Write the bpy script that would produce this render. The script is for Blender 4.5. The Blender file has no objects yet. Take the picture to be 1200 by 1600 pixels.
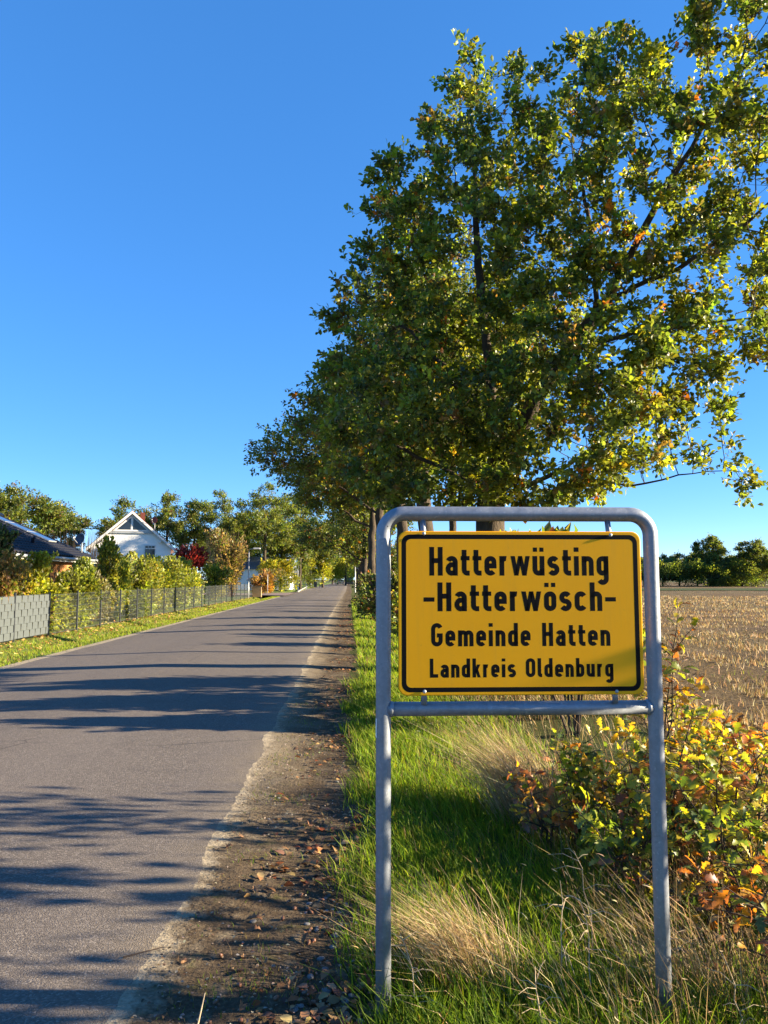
import bpy, bmesh, math, random
import numpy as np
from mathutils import Vector, Matrix

scene = bpy.context.scene
COL = scene.collection
R = math.radians

# ------------------------------------------------------------------ camera
CAM_H, PITCH, YAW, FPX = 1.6, R(5.0), R(2.6), 1200.0
cam_data = bpy.data.cameras.new('camera')
cam = bpy.data.objects.new('camera', cam_data)
COL.objects.link(cam)
cam.location = (0, 0, CAM_H)
cam.rotation_euler = (R(90) + PITCH, 0, -YAW)
cam_data.sensor_fit = 'VERTICAL'
cam_data.sensor_height = 32.0
cam_data.sensor_width = 24.0
cam_data.lens = 24.0
cam_data.clip_start = 0.05
cam_data.clip_end = 5000
scene.camera = cam

# ------------------------------------------------------------------ sky, sun, exposure
SUN_EL, SUN_FWD = R(17.0), R(-2.8)         # sun stands square to the right (+X), just grazing the face of the sign
world = bpy.data.worlds.new('World')
scene.world = world
world.use_nodes = True
wn = world.node_tree
wn.nodes.clear()
w_out = wn.nodes.new('ShaderNodeOutputWorld')
w_bg = wn.nodes.new('ShaderNodeBackground')
w_sky = wn.nodes.new('ShaderNodeTexSky')
w_sky.sky_type = 'NISHITA'
w_sky.sun_disc = False
w_sky.sun_elevation = SUN_EL
w_sky.sun_rotation = R(90) - SUN_FWD
w_sky.altitude = 0
w_sky.air_density = 0.6
w_sky.dust_density = 0.0
w_sky.ozone_density = 6.0
w_bg.inputs['Strength'].default_value = 0.125
w_hsv = wn.nodes.new('ShaderNodeHueSaturation')      # the clear, deep blue of this autumn sky, the same in every direction
w_hsv.inputs['Saturation'].default_value = 1.38
w_hsv.inputs['Hue'].default_value = 0.51
w_gam = wn.nodes.new('ShaderNodeGamma')
w_gam.inputs['Gamma'].default_value = 0.55
wn.links.new(w_sky.outputs[0], w_gam.inputs['Color'])
wn.links.new(w_gam.outputs[0], w_hsv.inputs['Color'])
wn.links.new(w_hsv.outputs[0], w_bg.inputs[0])
wn.links.new(w_bg.outputs[0], w_out.inputs[0])

sun_data = bpy.data.lights.new('sun', 'SUN')
sun_data.energy = 4.8
sun_data.angle = R(0.55)
sun_data.color = (1.0, 0.83, 0.58)
sun = bpy.data.objects.new('sun', sun_data)
COL.objects.link(sun)
SUN_DIR = Vector((math.cos(SUN_EL) * math.cos(SUN_FWD), math.cos(SUN_EL) * math.sin(SUN_FWD), math.sin(SUN_EL)))
sun.rotation_euler = SUN_DIR.to_track_quat('Z', 'Y').to_euler()
sun.location = SUN_DIR * 60

scene.view_settings.view_transform = 'Standard'
scene.view_settings.look = 'None'
scene.view_settings.gamma = 1.0
scene.view_settings.use_curve_mapping = False
scene.view_settings.exposure = 2.25
scene.render.engine = 'CYCLES'
scene.cycles.max_bounces = 10
scene.cycles.diffuse_bounces = 5
scene.cycles.glossy_bounces = 3
scene.cycles.transmission_bounces = 5
scene.cycles.sample_clamp_indirect = 6
scene.cycles.use_denoising = True

# ------------------------------------------------------------------ helpers
rng = np.random.default_rng(7)
random.seed(7)


def P(px, py, d):
    """The point seen at a photo position, d metres ahead."""
    u = (px - 600) / FPX
    v = (800 - py) / FPX
    f = math.cos(PITCH) - v * math.sin(PITCH)
    up = math.sin(PITCH) + v * math.cos(PITCH)
    s = d / f
    lat = u * s
    return np.array((lat * math.cos(YAW) + d * math.sin(YAW), -lat * math.sin(YAW) + d * math.cos(YAW), CAM_H + up * s))


def norm(a):
    a = np.asarray(a, float)
    return a / np.maximum(np.linalg.norm(a, axis=-1, keepdims=True), 1e-9)


def tag(o, label=None, cat=None, group=None, kind=None):
    if label: o['label'] = label
    if cat: o['category'] = cat
    if group: o['group'] = group
    if kind: o['kind'] = kind
    return o


def empty(name, loc=(0, 0, 0), rz=0.0):
    o = bpy.data.objects.new(name, None)
    o.location = loc
    o.rotation_euler = (0, 0, rz)
    o.empty_display_size = 0.2
    COL.objects.link(o)
    return o


def link(name, me, parent=None, loc=(0, 0, 0), rot=(0, 0, 0), scale=(1, 1, 1)):
    o = bpy.data.objects.new(name, me)
    o.location, o.rotation_euler, o.scale = loc, rot, scale
    if parent is not None: o.parent = parent
    COL.objects.link(o)
    return o


def tri_mesh(name, V, T, mat, C=None, smooth=False):
    V = np.ascontiguousarray(V, np.float32)
    T = np.ascontiguousarray(T, np.int32)
    me = bpy.data.meshes.new(name)
    me.vertices.add(len(V))
    me.vertices.foreach_set('co', V.ravel())
    me.loops.add(T.size)
    me.loops.foreach_set('vertex_index', T.ravel())
    me.polygons.add(len(T))
    k = T.shape[1]
    me.polygons.foreach_set('loop_start', np.arange(0, T.size, k, dtype=np.int32))
    if C is not None:
        a = me.color_attributes.new('pigment', 'FLOAT_COLOR', 'POINT')
        rgba = np.ones((len(V), 4), np.float32)
        rgba[:, :3] = C
        a.data.foreach_set('color', rgba.ravel())
    if smooth:
        me.polygons.foreach_set('use_smooth', np.ones(len(T), dtype=bool))
    me.update(calc_edges=True)
    if mat: me.materials.append(mat)
    return me


class MB:
    """Collects boxes, tubes and sheets into one mesh."""
    def __init__(self):
        self.v, self.f = [], []

    def add(self, vs, fs):
        b = len(self.v)
        self.v += [tuple(map(float, p)) for p in vs]
        self.f += [tuple(b + i for i in q) for q in fs]

    def box(self, lo, hi, M=None):
        x0, y0, z0 = lo
        x1, y1, z1 = hi
        vs = [(x0, y0, z0), (x1, y0, z0), (x1, y1, z0), (x0, y1, z0), (x0, y0, z1), (x1, y0, z1), (x1, y1, z1), (x0, y1, z1)]
        if M is not None: vs = [M @ Vector(p) for p in vs]
        self.add(vs, [(3, 2, 1, 0), (4, 5, 6, 7), (0, 1, 5, 4), (1, 2, 6, 5), (2, 3, 7, 6), (3, 0, 4, 7)])

    def tube(self, pts, rad, n=8, caps=True):
        pts = [np.array(p, float) for p in pts]
        if np.isscalar(rad): rad = [rad] * len(pts)
        b = len(self.v)
        ref = None
        for i, p in enumerate(pts):
            a = pts[min(i + 1, len(pts) - 1)] - pts[max(i - 1, 0)]
            a = a / max(np.linalg.norm(a), 1e-9)
            if ref is None:
                ref = np.array((0, 0, 1.0)) if abs(a[2]) < 0.9 else np.array((1.0, 0, 0))
            s = np.cross(a, ref)
            s /= max(np.linalg.norm(s), 1e-9)
            t = np.cross(s, a)
            ref = t
            for k in range(n):
                w = 2 * math.pi * k / n
                self.v.append(tuple(p + rad[i] * (math.cos(w) * s + math.sin(w) * t)))
        for i in range(len(pts) - 1):
            for k in range(n):
                a0 = b + i * n + k
                a1 = b + i * n + (k + 1) % n
                self.f.append((a0, a1, a1 + n, a0 + n))
        if caps:
            self.f.append(tuple(b + k for k in range(n))[::-1])
            e = b + (len(pts) - 1) * n
            self.f.append(tuple(e + k for k in range(n)))

    def lathe(self, prof, n=16, M=None):
        b = len(self.v)
        for r, z in prof:
            for k in range(n):
                w = 2 * math.pi * k / n
                p = Vector((r * math.cos(w), r * math.sin(w), z))
                self.v.append(tuple(M @ p if M is not None else p))
        for i in range(len(prof) - 1):
            for k in range(n):
                a0, a1 = b + i * n + k, b + i * n + (k + 1) % n
                self.f.append((a0, a1, a1 + n, a0 + n))

    def mesh(self, name, mat, smooth=False, bevel=0):
        me = bpy.data.meshes.new(name)
        me.from_pydata(self.v, [], self.f)
        if bevel:
            bm = bmesh.new()
            bm.from_mesh(me)
            bmesh.ops.bevel(bm, geom=list(bm.edges), offset=bevel, segments=2, affect='EDGES', profile=0.5)
            bm.to_mesh(me)
            bm.free()
        bm = bmesh.new()
        bm.from_mesh(me)
        bmesh.ops.recalc_face_normals(bm, faces=bm.faces)
        bm.to_mesh(me)
        bm.free()
        if smooth:
            me.polygons.foreach_set('use_smooth', np.ones(len(me.polygons), dtype=bool))
        me.materials.append(mat)
        return me

    def build(self, name, mat, parent=None, smooth=False, bevel=0, loc=(0, 0, 0), rot=(0, 0, 0)):
        return link(name, self.mesh(name, mat, smooth, bevel), parent, loc, rot)


# ------------------------------------------------------------------ materials
def new_mat(name):
    m = bpy.data.materials.new(name)
    m.use_nodes = True
    nt = m.node_tree
    nt.nodes.clear()
    return m, nt


def nd(nt, typ, **kw):
    n = nt.nodes.new(typ)
    for k, v in kw.items():
        if k in n.inputs.keys(): n.inputs[k].default_value = v
        else: setattr(n, k, v)
    return n


def noise(nt, co, scale, detail=4, rough=0.55, stretch=None):
    n = nd(nt, 'ShaderNodeTexNoise', Scale=scale, Detail=detail, Roughness=rough)
    if stretch is not None:
        mp = nd(nt, 'ShaderNodeMapping')
        mp.inputs['Scale'].default_value = stretch
        nt.links.new(co, mp.inputs[0])
        co = mp.outputs[0]
    nt.links.new(co, n.inputs['Vector'])
    return n.outputs['Fac']


def ramp(nt, fac, stops, interp='LINEAR'):
    r = nd(nt, 'ShaderNodeValToRGB')
    r.color_ramp.interpolation = interp
    els = r.color_ramp.elements
    while len(els) < len(stops): els.new(0.5)
    for e, (p, c) in zip(els, stops):
        e.position = p
        e.color = (c[0], c[1], c[2], 1) if not np.isscalar(c) else (c, c, c, 1)
    nt.links.new(fac, r.inputs[0])
    return r.outputs[0]


def mixc(nt, fac, a, b, mode='MIX'):
    m = nd(nt, 'ShaderNodeMix', data_type='RGBA', blend_type=mode)
    for s, v in ((0, fac), (6, a), (7, b)):
        if hasattr(v, 'is_output'): nt.links.new(v, m.inputs[s])
        elif np.isscalar(v): m.inputs[s].default_value = v
        else: m.inputs[s].default_value = (v[0], v[1], v[2], 1)
    return m.outputs[2]


def math_n(nt, op, a, b=None, clamp=False):
    m = nd(nt, 'ShaderNodeMath', operation=op, use_clamp=clamp)
    for s, v in ((0, a), (1, b)):
        if v is None: continue
        if hasattr(v, 'is_output'): nt.links.new(v, m.inputs[s])
        else: m.inputs[s].default_value = v
    return m.outputs[0]


def finish(nt, col, rough=0.7, spec=0.3, metal=0.0, bump=None, bump_strength=0.3, bump_dist=0.01, coat=0.0):
    out = nd(nt, 'ShaderNodeOutputMaterial')
    b = nd(nt, 'ShaderNodeBsdfPrincipled')
    for s, v in (('Base Color', col), ('Roughness', rough), ('Metallic', metal), ('Specular IOR Level', spec), ('Coat Weight', coat)):
        if hasattr(v, 'is_output'): nt.links.new(v, b.inputs[s])
        elif np.isscalar(v): b.inputs[s].default_value = v
        else: b.inputs[s].default_value = (v[0], v[1], v[2], 1)
    if bump is not None:
        bp = nd(nt, 'ShaderNodeBump')
        bp.inputs['Strength'].default_value = bump_strength
        bp.inputs['Distance'].default_value = bump_dist
        nt.links.new(bump, bp.inputs['Height'])
        nt.links.new(bp.outputs[0], b.inputs['Normal'])
    nt.links.new(b.outputs[0], out.inputs[0])
    return b


def coords(nt):
    return nd(nt, 'ShaderNodeTexCoord').outputs['Object']


def plain(name, a, b=None, scale=8.0, rough=0.7, spec=0.3, metal=0.0, bump=0.2, stretch=None, dist=0.01, coat=0.0):
    """Two-tone mottled surface with fine relief."""
    m, nt = new_mat(name)
    co = coords(nt)
    n1 = noise(nt, co, scale, 5, 0.6, stretch)
    b = b if b is not None else tuple(c * 0.7 for c in a)
    col = ramp(nt, n1, [(0.3, b), (0.7, a)])
    n2 = noise(nt, co, scale * 6, 4, 0.6, stretch)
    finish(nt, col, rough, spec, metal, n2, bump, dist, coat)
    return m


def leaf_material(name, trans=0.42, rough=0.45, spec=0.35, warm=(1.5, 1.35, 0.45)):
    m, nt = new_mat(name)
    at = nd(nt, 'ShaderNodeAttribute', attribute_name='pigment')
    co = coords(nt)
    n = noise(nt, co, 9.0, 2)
    v = ramp(nt, n, [(0.3, 0.75), (0.7, 1.2)])
    col = mixc(nt, 1.0, at.outputs['Color'], v, 'MULTIPLY')
    tcol = mixc(nt, 1.0, col, warm, 'MULTIPLY')
    b = nd(nt, 'ShaderNodeBsdfPrincipled')
    b.inputs['Roughness'].default_value = rough
    b.inputs['Specular IOR Level'].default_value = spec
    t = nd(nt, 'ShaderNodeBsdfTranslucent')
    mx = nd(nt, 'ShaderNodeMixShader')
    mx.inputs[0].default_value = trans
    out = nd(nt, 'ShaderNodeOutputMaterial')
    nt.links.new(col, b.inputs['Base Color'])
    nt.links.new(tcol, t.inputs['Color'])
    nt.links.new(b.outputs[0], mx.inputs[1])
    nt.links.new(t.outputs[0], mx.inputs[2])
    nt.links.new(mx.outputs[0], out.inputs[0])
    return m


M = {}
M['leaf'] = leaf_material('oak_foliage', 0.52, 0.42, 0.5, (1.5, 1.45, 0.55))
M['grass'] = leaf_material('grass_blades', 0.5, 0.55, 0.15, (1.35, 1.35, 0.55))
M['straw'] = leaf_material('dry_straw', 0.3, 0.6, 0.2, (1.2, 1.1, 0.8))
M['litter'] = leaf_material('fallen_leaf', 0.15, 0.65, 0.2, (1.2, 1.0, 0.7))
M['bark'] = plain('oak_bark', (0.10, 0.078, 0.055), (0.035, 0.028, 0.022), 7, 0.9, 0.15, bump=0.9, stretch=(1, 1, 0.22), dist=0.03)
M['twig'] = plain('twig_bark', (0.09, 0.065, 0.045), (0.045, 0.032, 0.024), 20, 0.85, 0.2, bump=0.3)
M['black'] = plain('black_print', (0.006, 0.005, 0.005), (0.004, 0.004, 0.004), 30, 0.6, 0.12, bump=0.02)
M['white_paint'] = plain('white_paint', (0.72, 0.72, 0.70), (0.6, 0.6, 0.58), 6, 0.55, 0.3, bump=0.05)
M['dark_grey_paint'] = plain('anthracite_coating', (0.055, 0.06, 0.063), (0.035, 0.04, 0.043), 12, 0.45, 0.4, bump=0.05)
M['lamp_grey'] = plain('grey_galvanised', (0.42, 0.44, 0.45), (0.3, 0.32, 0.33), 12, 0.5, 0.4, 0.4, bump=0.05)
M['glass'] = plain('window_glass', (0.02, 0.025, 0.03), (0.012, 0.015, 0.02), 2, 0.06, 0.6, bump=0.02)
M['concrete'] = plain('pale_concrete', (0.38, 0.36, 0.32), (0.26, 0.24, 0.21), 14, 0.9, 0.2, bump=0.4)


def galvanised():
    m, nt = new_mat('galvanised_steel')
    co = coords(nt)
    a = noise(nt, co, 22, 5, 0.65)
    b = noise(nt, co, 70, 3, 0.6)
    v = nd(nt, 'ShaderNodeTexVoronoi', Scale=85.0)
    nt.links.new(co, v.inputs['Vector'])
    f = math_n(nt, 'ADD', math_n(nt, 'MULTIPLY', a, 0.65), math_n(nt, 'MULTIPLY', v.outputs['Color'], 0.2))
    col = ramp(nt, f, [(0.28, (0.20, 0.225, 0.26)), (0.5, (0.25, 0.275, 0.31)), (0.72, (0.33, 0.355, 0.39))])
    # scattered pale zinc specks and dull stains
    sp = ramp(nt, b, [(0.62, 0.0), (0.72, 1.0)])
    col = mixc(nt, math_n(nt, 'MULTIPLY', sp, 0.45), col, (0.50, 0.52, 0.54))
    streak = noise(nt, co, 5, 4, 0.6, (6, 6, 0.7))
    col = mixc(nt, ramp(nt, streak, [(0.52, 0.0), (0.75, 0.35)]), col, (0.16, 0.165, 0.17))
    rough = ramp(nt, a, [(0.3, 0.42), (0.7, 0.62)])
    finish(nt, col, rough, 0.5, 0.55, b, 0.08, 0.004)
    return m


M['galv'] = galvanised()


def sign_yellow():
    m, nt = new_mat('yellow_reflective_sheeting')
    co = coords(nt)
    a = noise(nt, co, 3.0, 4)
    col = ramp(nt, a, [(0.3, (0.94, 0.41, 0.004)), (0.7, (0.97, 0.435, 0.005))])
    # fine honeycomb cells of the reflective sheeting
    v = nd(nt, 'ShaderNodeTexVoronoi', Scale=230.0, feature='DISTANCE_TO_EDGE')
    v.inputs['Randomness'].default_value = 0.12
    nt.links.new(co, v.inputs['Vector'])
    cell = ramp(nt, v.outputs['Distance'], [(0.02, 0.0), (0.10, 1.0)])
    col = mixc(nt, math_n(nt, 'MULTIPLY', math_n(nt, 'SUBTRACT', 1.0, cell), 0.4), col, (0.72, 0.30, 0.004))
    dirt = noise(nt, co, 40, 5, 0.7)
    col = mixc(nt, ramp(nt, dirt, [(0.66, 0.0), (0.8, 0.4)]), col, (0.33, 0.2, 0.04))
    stk = noise(nt, co, 9, 5, 0.7, (3.5, 1, 0.22))
    col = mixc(nt, ramp(nt, stk, [(0.52, 0.0), (0.8, 0.16)]), col, (0.50, 0.27, 0.06))
    finish(nt, col, 0.5, 0.18, 0, cell, 0.02, 0.001, 0.0)
    return m


M['sign'] = sign_yellow()


def asphalt():
    m, nt = new_mat('worn_asphalt')
    co = coords(nt)
    big = noise(nt, co, 0.45, 4, 0.6, (1.0, 0.25, 1))
    col = ramp(nt, big, [(0.3, (0.108, 0.090, 0.072)), (0.7, (0.150, 0.125, 0.100))])
    v = nd(nt, 'ShaderNodeTexVoronoi', Scale=125.0)
    nt.links.new(mixc(nt, 0.04, co, nd(nt, 'ShaderNodeTexNoise', Scale=60.0).outputs['Color']), v.inputs['Vector'])
    sep = nd(nt, 'ShaderNodeSeparateColor')
    nt.links.new(v.outputs['Color'], sep.inputs[0])
    stone = ramp(nt, sep.outputs[0], [(0.0, (0.045, 0.039, 0.036)), (0.55, (0.11, 0.093, 0.082)), (0.86, (0.19, 0.163, 0.14)), (1.0, (0.32, 0.28, 0.24))])
    col = mixc(nt, 0.6, col, stone)
    # sand dust blown along the right edge, patchy
    xyz = nd(nt, 'ShaderNodeSeparateXYZ')
    nt.links.new(co, xyz.inputs[0])
    edge = nd(nt, 'ShaderNodeMapRange')
    edge.inputs[1].default_value, edge.inputs[2].default_value = -1.5, -0.78
    nt.links.new(xyz.outputs[0], edge.inputs[0])
    wob = noise(nt, co, 3.2, 5, 0.7)
    dust = math_n(nt, 'MULTIPLY', math_n(nt, 'POWER', edge.outputs[0], 3.0), ramp(nt, wob, [(0.35, 0.1), (0.65, 1.0)]))
    col = mixc(nt, math_n(nt, 'MULTIPLY', dust, 0.7), col, (0.24, 0.19, 0.12))
    # polished wheel tracks are a touch paler
    tr = noise(nt, co, 0.9, 3, 0.5, (1.0, 0.04, 1))
    col = mixc(nt, ramp(nt, tr, [(0.45, 0.0), (0.7, 0.22)]), col, (0.17, 0.146, 0.128))
    stain = noise(nt, co, 1.7, 5, 0.7)
    col = mixc(nt, ramp(nt, stain, [(0.55, 0.0), (0.72, 0.35)]), col, (0.062, 0.054, 0.048))
    cv = nd(nt, 'ShaderNodeTexVoronoi', Scale=0.55, feature='DISTANCE_TO_EDGE')
    nt.links.new(mixc(nt, 0.12, co, nd(nt, 'ShaderNodeTexNoise', Scale=2.5, Detail=6.0).outputs['Color']), cv.inputs['Vector'])
    crack = math_n(nt, 'MULTIPLY', ramp(nt, cv.outputs['Distance'], [(0.0, 1.0), (0.006, 0.0)]), ramp(nt, noise(nt, co, 0.5, 3), [(0.5, 0.0), (0.62, 0.8)]))
    col = mixc(nt, crack, col, (0.03, 0.026, 0.024))
    h = math_n(nt, 'ADD', math_n(nt, 'MULTIPLY', v.outputs['Distance'], -0.6), math_n(nt, 'MULTIPLY', noise(nt, co, 110, 5, 0.75), 0.9))
    finish(nt, col, 0.85, 0.25, 0, h, 0.8, 0.006)
    return m


M['asphalt'] = asphalt()


def shoulder():
    m, nt = new_mat('shoulder_sand_and_soil')
    co = coords(nt)
    xyz = nd(nt, 'ShaderNodeSeparateXYZ')
    nt.links.new(co, xyz.inputs[0])
    a = noise(nt, co, 2.2, 6, 0.65)
    fine = noise(nt, co, 45, 5, 0.7)
    soil = ramp(nt, fine, [(0.3, (0.042, 0.030, 0.019)), (0.6, (0.095, 0.069, 0.043)), (0.8, (0.18, 0.135, 0.085))])
    sand = ramp(nt, fine, [(0.25, (0.11, 0.088, 0.06)), (0.55, (0.19, 0.155, 0.108)), (0.8, (0.30, 0.25, 0.18))])
    # pale worn strip next to the asphalt, thinning out towards the viewer's end
    mx = nd(nt, 'ShaderNodeMapRange')
    mx.inputs[1].default_value, mx.inputs[2].default_value, mx.inputs[3].default_value, mx.inputs[4].default_value = -0.72, -0.32, 1.0, 0.0
    nt.links.new(math_n(nt, 'ADD', xyz.outputs[0], math_n(nt, 'MULTIPLY', math_n(nt, 'SUBTRACT', a, 0.5), 0.9)), mx.inputs[0])
    my = nd(nt, 'ShaderNodeMapRange')
    my.inputs[1].default_value, my.inputs[2].default_value = 5.0, 7.5
    nt.links.new(math_n(nt, 'ADD', xyz.outputs[1], math_n(nt, 'MULTIPLY', a, 1.5)), my.inputs[0])
    col = mixc(nt, math_n(nt, 'MULTIPLY', mx.outputs[0], my.outputs[0]), soil, sand)
    fx = nd(nt, 'ShaderNodeMapRange')
    fx.inputs[1].default_value, fx.inputs[2].default_value, fx.inputs[3].default_value, fx.inputs[4].default_value = -0.84, -0.70, 1.0, 0.0
    nt.links.new(math_n(nt, 'ADD', xyz.outputs[0], math_n(nt, 'MULTIPLY', math_n(nt, 'SUBTRACT', noise(nt, co, 6.0, 5, 0.7), 0.5), 0.5)), fx.inputs[0])
    col = mixc(nt, math_n(nt, 'MULTIPLY', fx.outputs[0], 0.75), col, ramp(nt, fine, [(0.3, (0.27, 0.22, 0.15)), (0.7, (0.50, 0.43, 0.31))]))
    patch = noise(nt, co, 5.5, 5, 0.65)
    col = mixc(nt, ramp(nt, patch, [(0.52, 0.0), (0.68, 0.7)]), col, sand)
    moss = noise(nt, co, 7.0, 4, 0.6)
    col = mixc(nt, ramp(nt, moss, [(0.60, 0.0), (0.72, 0.55)]), col, (0.085, 0.085, 0.02))
    finish(nt, col, 0.95, 0.12, 0, math_n(nt, 'ADD', fine, patch), 0.8, 0.02)
    return m


M['shoulder'] = shoulder()
M['turf'] = plain('turf_soil', (0.085, 0.098, 0.026), (0.035, 0.038, 0.014), 14, 0.95, 0.1, bump=0.8, dist=0.03)
M['lawn'] = plain('mown_lawn', (0.12, 0.16, 0.035), (0.06, 0.085, 0.02), 6, 0.95, 0.1, bump=0.8, dist=0.03)
M['thicket'] = plain('thicket_floor', (0.11, 0.082, 0.05), (0.035, 0.026, 0.017), 9, 0.95, 0.1, bump=0.9, dist=0.04)


def field_mat():
    m, nt = new_mat('stubble_field_soil')
    co = coords(nt)
    rows = noise(nt, co, 1.3, 5, 0.65, (1.0, 0.12, 1))
    fine = noise(nt, co, 16, 6, 0.7)
    col = ramp(nt, rows, [(0.32, (0.045, 0.031, 0.018)), (0.55, (0.12, 0.083, 0.042)), (0.75, (0.24, 0.17, 0.085))])
    chaff = ramp(nt, fine, [(0.40, (0.035, 0.025, 0.015)), (0.56, (0.145, 0.10, 0.05)), (0.7, (0.31, 0.225, 0.115))])
    col = mixc(nt, 0.6, col, chaff)
    big = noise(nt, co, 0.05, 3, 0.5)
    col = mixc(nt, ramp(nt, big, [(0.5, 0.0), (0.7, 0.35)]), col, (0.16, 0.15, 0.06))
    finish(nt, col, 0.95, 0.1, 0, fine, 1.0, 0.06)
    return m


M['field'] = field_mat()
M['far_ground'] = plain('distant_meadow', (0.13, 0.13, 0.05), (0.08, 0.085, 0.03), 0.4, 0.95, 0.1, bump=0.3)
M['far_green_shade'] = plain('green_shade_strip', (0.06, 0.08, 0.025), (0.035, 0.05, 0.016), 3, 0.95, 0.1, bump=0.6, dist=0.05)  # dark green, with the shade at the field's far edge in the colour

# ------------------------------------------------------------------ ground, road, verges, field
XR, XL = -0.82, -6.45          # road edges


def vnoise(x, y, s, seed=0):
    """Cheap smooth noise from a few rotated sines."""
    r = np.random.default_rng(1000 + seed)
    out = 0.0
    for k in range(6):
        a = r.uniform(0, 6.28)
        f = s * r.uniform(0.6, 1.9)
        out = out + np.sin((x * math.cos(a) + y * math.sin(a)) * f + r.uniform(0, 6.28))
    return out / 6.0


def gz(x, y):
    x = np.asarray(x, float)
    y = np.asarray(y, float)
    prof_x = [-400, -12, -9.6, -8.8, -8.3, -7.95, -7.4, -6.95, -6.45, -3.5, -0.82, -0.3, 0.4, 1.6, 3.4, 4.2, 400]
    prof_z = [0.0, 0.0, -0.12, -0.30, -0.42, -0.41, -0.12, -0.10, -0.075, 0.02, 0.0, -0.03, -0.07, -0.17, -0.08, -0.10, -0.10]
    z = np.interp(x, prof_x, prof_z)
    rough = np.clip((x - 0.0) / 1.0, 0, 1) * 0.03 * vnoise(x, y, 2.6, 1)
    rough = rough + np.clip((x - 4.0) / 1.0, 0, 1) * np.exp(-np.maximum(y - 10, 0) / 80) * (0.05 * vnoise(x, y * 0.4, 3.0, 2) + 0.12 * vnoise(x * 0.35, y, 1.1, 5))
    rough = rough + np.clip((-6.8 - x) / 0.5, 0, 1) * 0.03 * vnoise(x, y, 1.8, 3)
    rough = rough + np.clip((x + 0.82) / 0.3, 0, 1) * np.clip((0.3 - x) / 0.3, 0, 1) * 0.018 * vnoise(x, y, 9.0, 4)
    return z + rough


def gz1(x, y):
    return float(gz(x, y))


YS = np.concatenate([np.arange(-120, -6, 4.0), np.arange(-6, 2, 0.25), np.arange(2, 8, 0.03), np.arange(8, 10, 0.05), np.arange(10, 30, 0.2), np.arange(30, 80, 0.8), np.arange(80, 420.1, 8)])


def strip(name, left, right, nx, mat, ys=YS, dz=0.0):
    """A strip of ground between two edges given as functions of y."""
    t = np.linspace(0, 1, nx)
    Yg, Tg = np.meshgrid(ys, t, indexing='ij')
    L = left(ys)[:, None]
    Rr = right(ys)[:, None]
    Xg = L + (Rr - L) * Tg
    V = np.stack([Xg, Yg, gz(Xg, Yg) + dz], -1).reshape(-1, 3)
    n, m = len(ys), nx
    i = np.arange((n - 1) * (m - 1))
    a = (i // (m - 1)) * m + i % (m - 1)
    Q = np.stack([a, a + 1, a + m + 1, a + m], -1)
    o = link(name, tri_mesh(name, V, Q, mat, smooth=True))
    return tag(o, kind='structure')


def edge_right(y):
    return XR + 0.05 * vnoise(y, y * 0, 1.6, 11) + 0.05 * vnoise(y, y * 0, 6.0, 12) + 0.022 * vnoise(y, y * 0, 21.0, 15) + 0.012 * vnoise(y, y * 0, 55.0, 17) + np.clip((y - 40) / 60, 0, 1) * 0.4


def edge_left(y):
    return XL + 0.035 * vnoise(y, y * 0, 2.0, 13) - np.clip((y - 90) / 100, 0, 1) * 1.5


def edge_litter(y):
    return 0.08 + 0.17 * vnoise(y, y * 0, 2.4, 14) + 0.09 * vnoise(y, y * 0, 7.0, 16) + np.clip((y - 40) / 60, 0, 1) * 0.3


def cst(v):
    return lambda y: np.full_like(y, v)


gb = MB()
gb.add([(-2500, -600, -0.9), (2500, -600, -0.9), (2500, 4000, -0.9), (-2500, 4000, -0.9)], [(0, 1, 2, 3)])
tag(gb.build('ground', M['far_ground']), kind='structure')
strip('road', edge_left, edge_right, 22, M['asphalt'])
strip('road_shoulder', edge_right, edge_litter, 26, M['shoulder'])
strip('grass_verge', edge_litter, cst(3.4), 40, M['turf'])
strip('field', cst(3.4), lambda y: np.full_like(y, 260.0) * 0 + np.interp(y, [0, 60, 420], [60, 160, 300]), 90, M['field'])
strip('road_edge', lambda y: edge_left(y) - 0.28, edge_left, 5, M['shoulder'])
strip('roadside_lawn', cst(-9.4), lambda y: edge_left(y) - 0.28, 26, M['lawn'])
strip('garden_ground', cst(-200), cst(-9.4), 10, M['lawn'])


# ------------------------------------------------------------------ leaf shapes
def leaf_template(stations, curl=0.12, fold=0.12, stalk=0.0):
    """Lobed leaf: stations = [(t, half width)], tip and base at width 0."""
    V, T = [], []
    for t, w in stations:
        z = curl * math.sin(t * 2.4) - curl * 0.8 * t
        V.append((t, 0, z))
        V.append((t, w, z + fold * w))
        V.append((t, -w, z + fold * w))
    for i in range(len(stations) - 1):
        a, b = 3 * i, 3 * (i + 1)
        wa, wb = stations[i][1], stations[i + 1][1]
        for s in (1, 2):
            if wb > 1e-6: T.append((a, b + s, b) if s == 1 else (a, b, b + s))
            if wa > 1e-6: T.append((a, a + s, b + s if wb > 1e-6 else b) if s == 1 else (a, b + s if wb > 1e-6 else b, a + s))
    return np.array(V, float), np.array(T, int)


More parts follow.
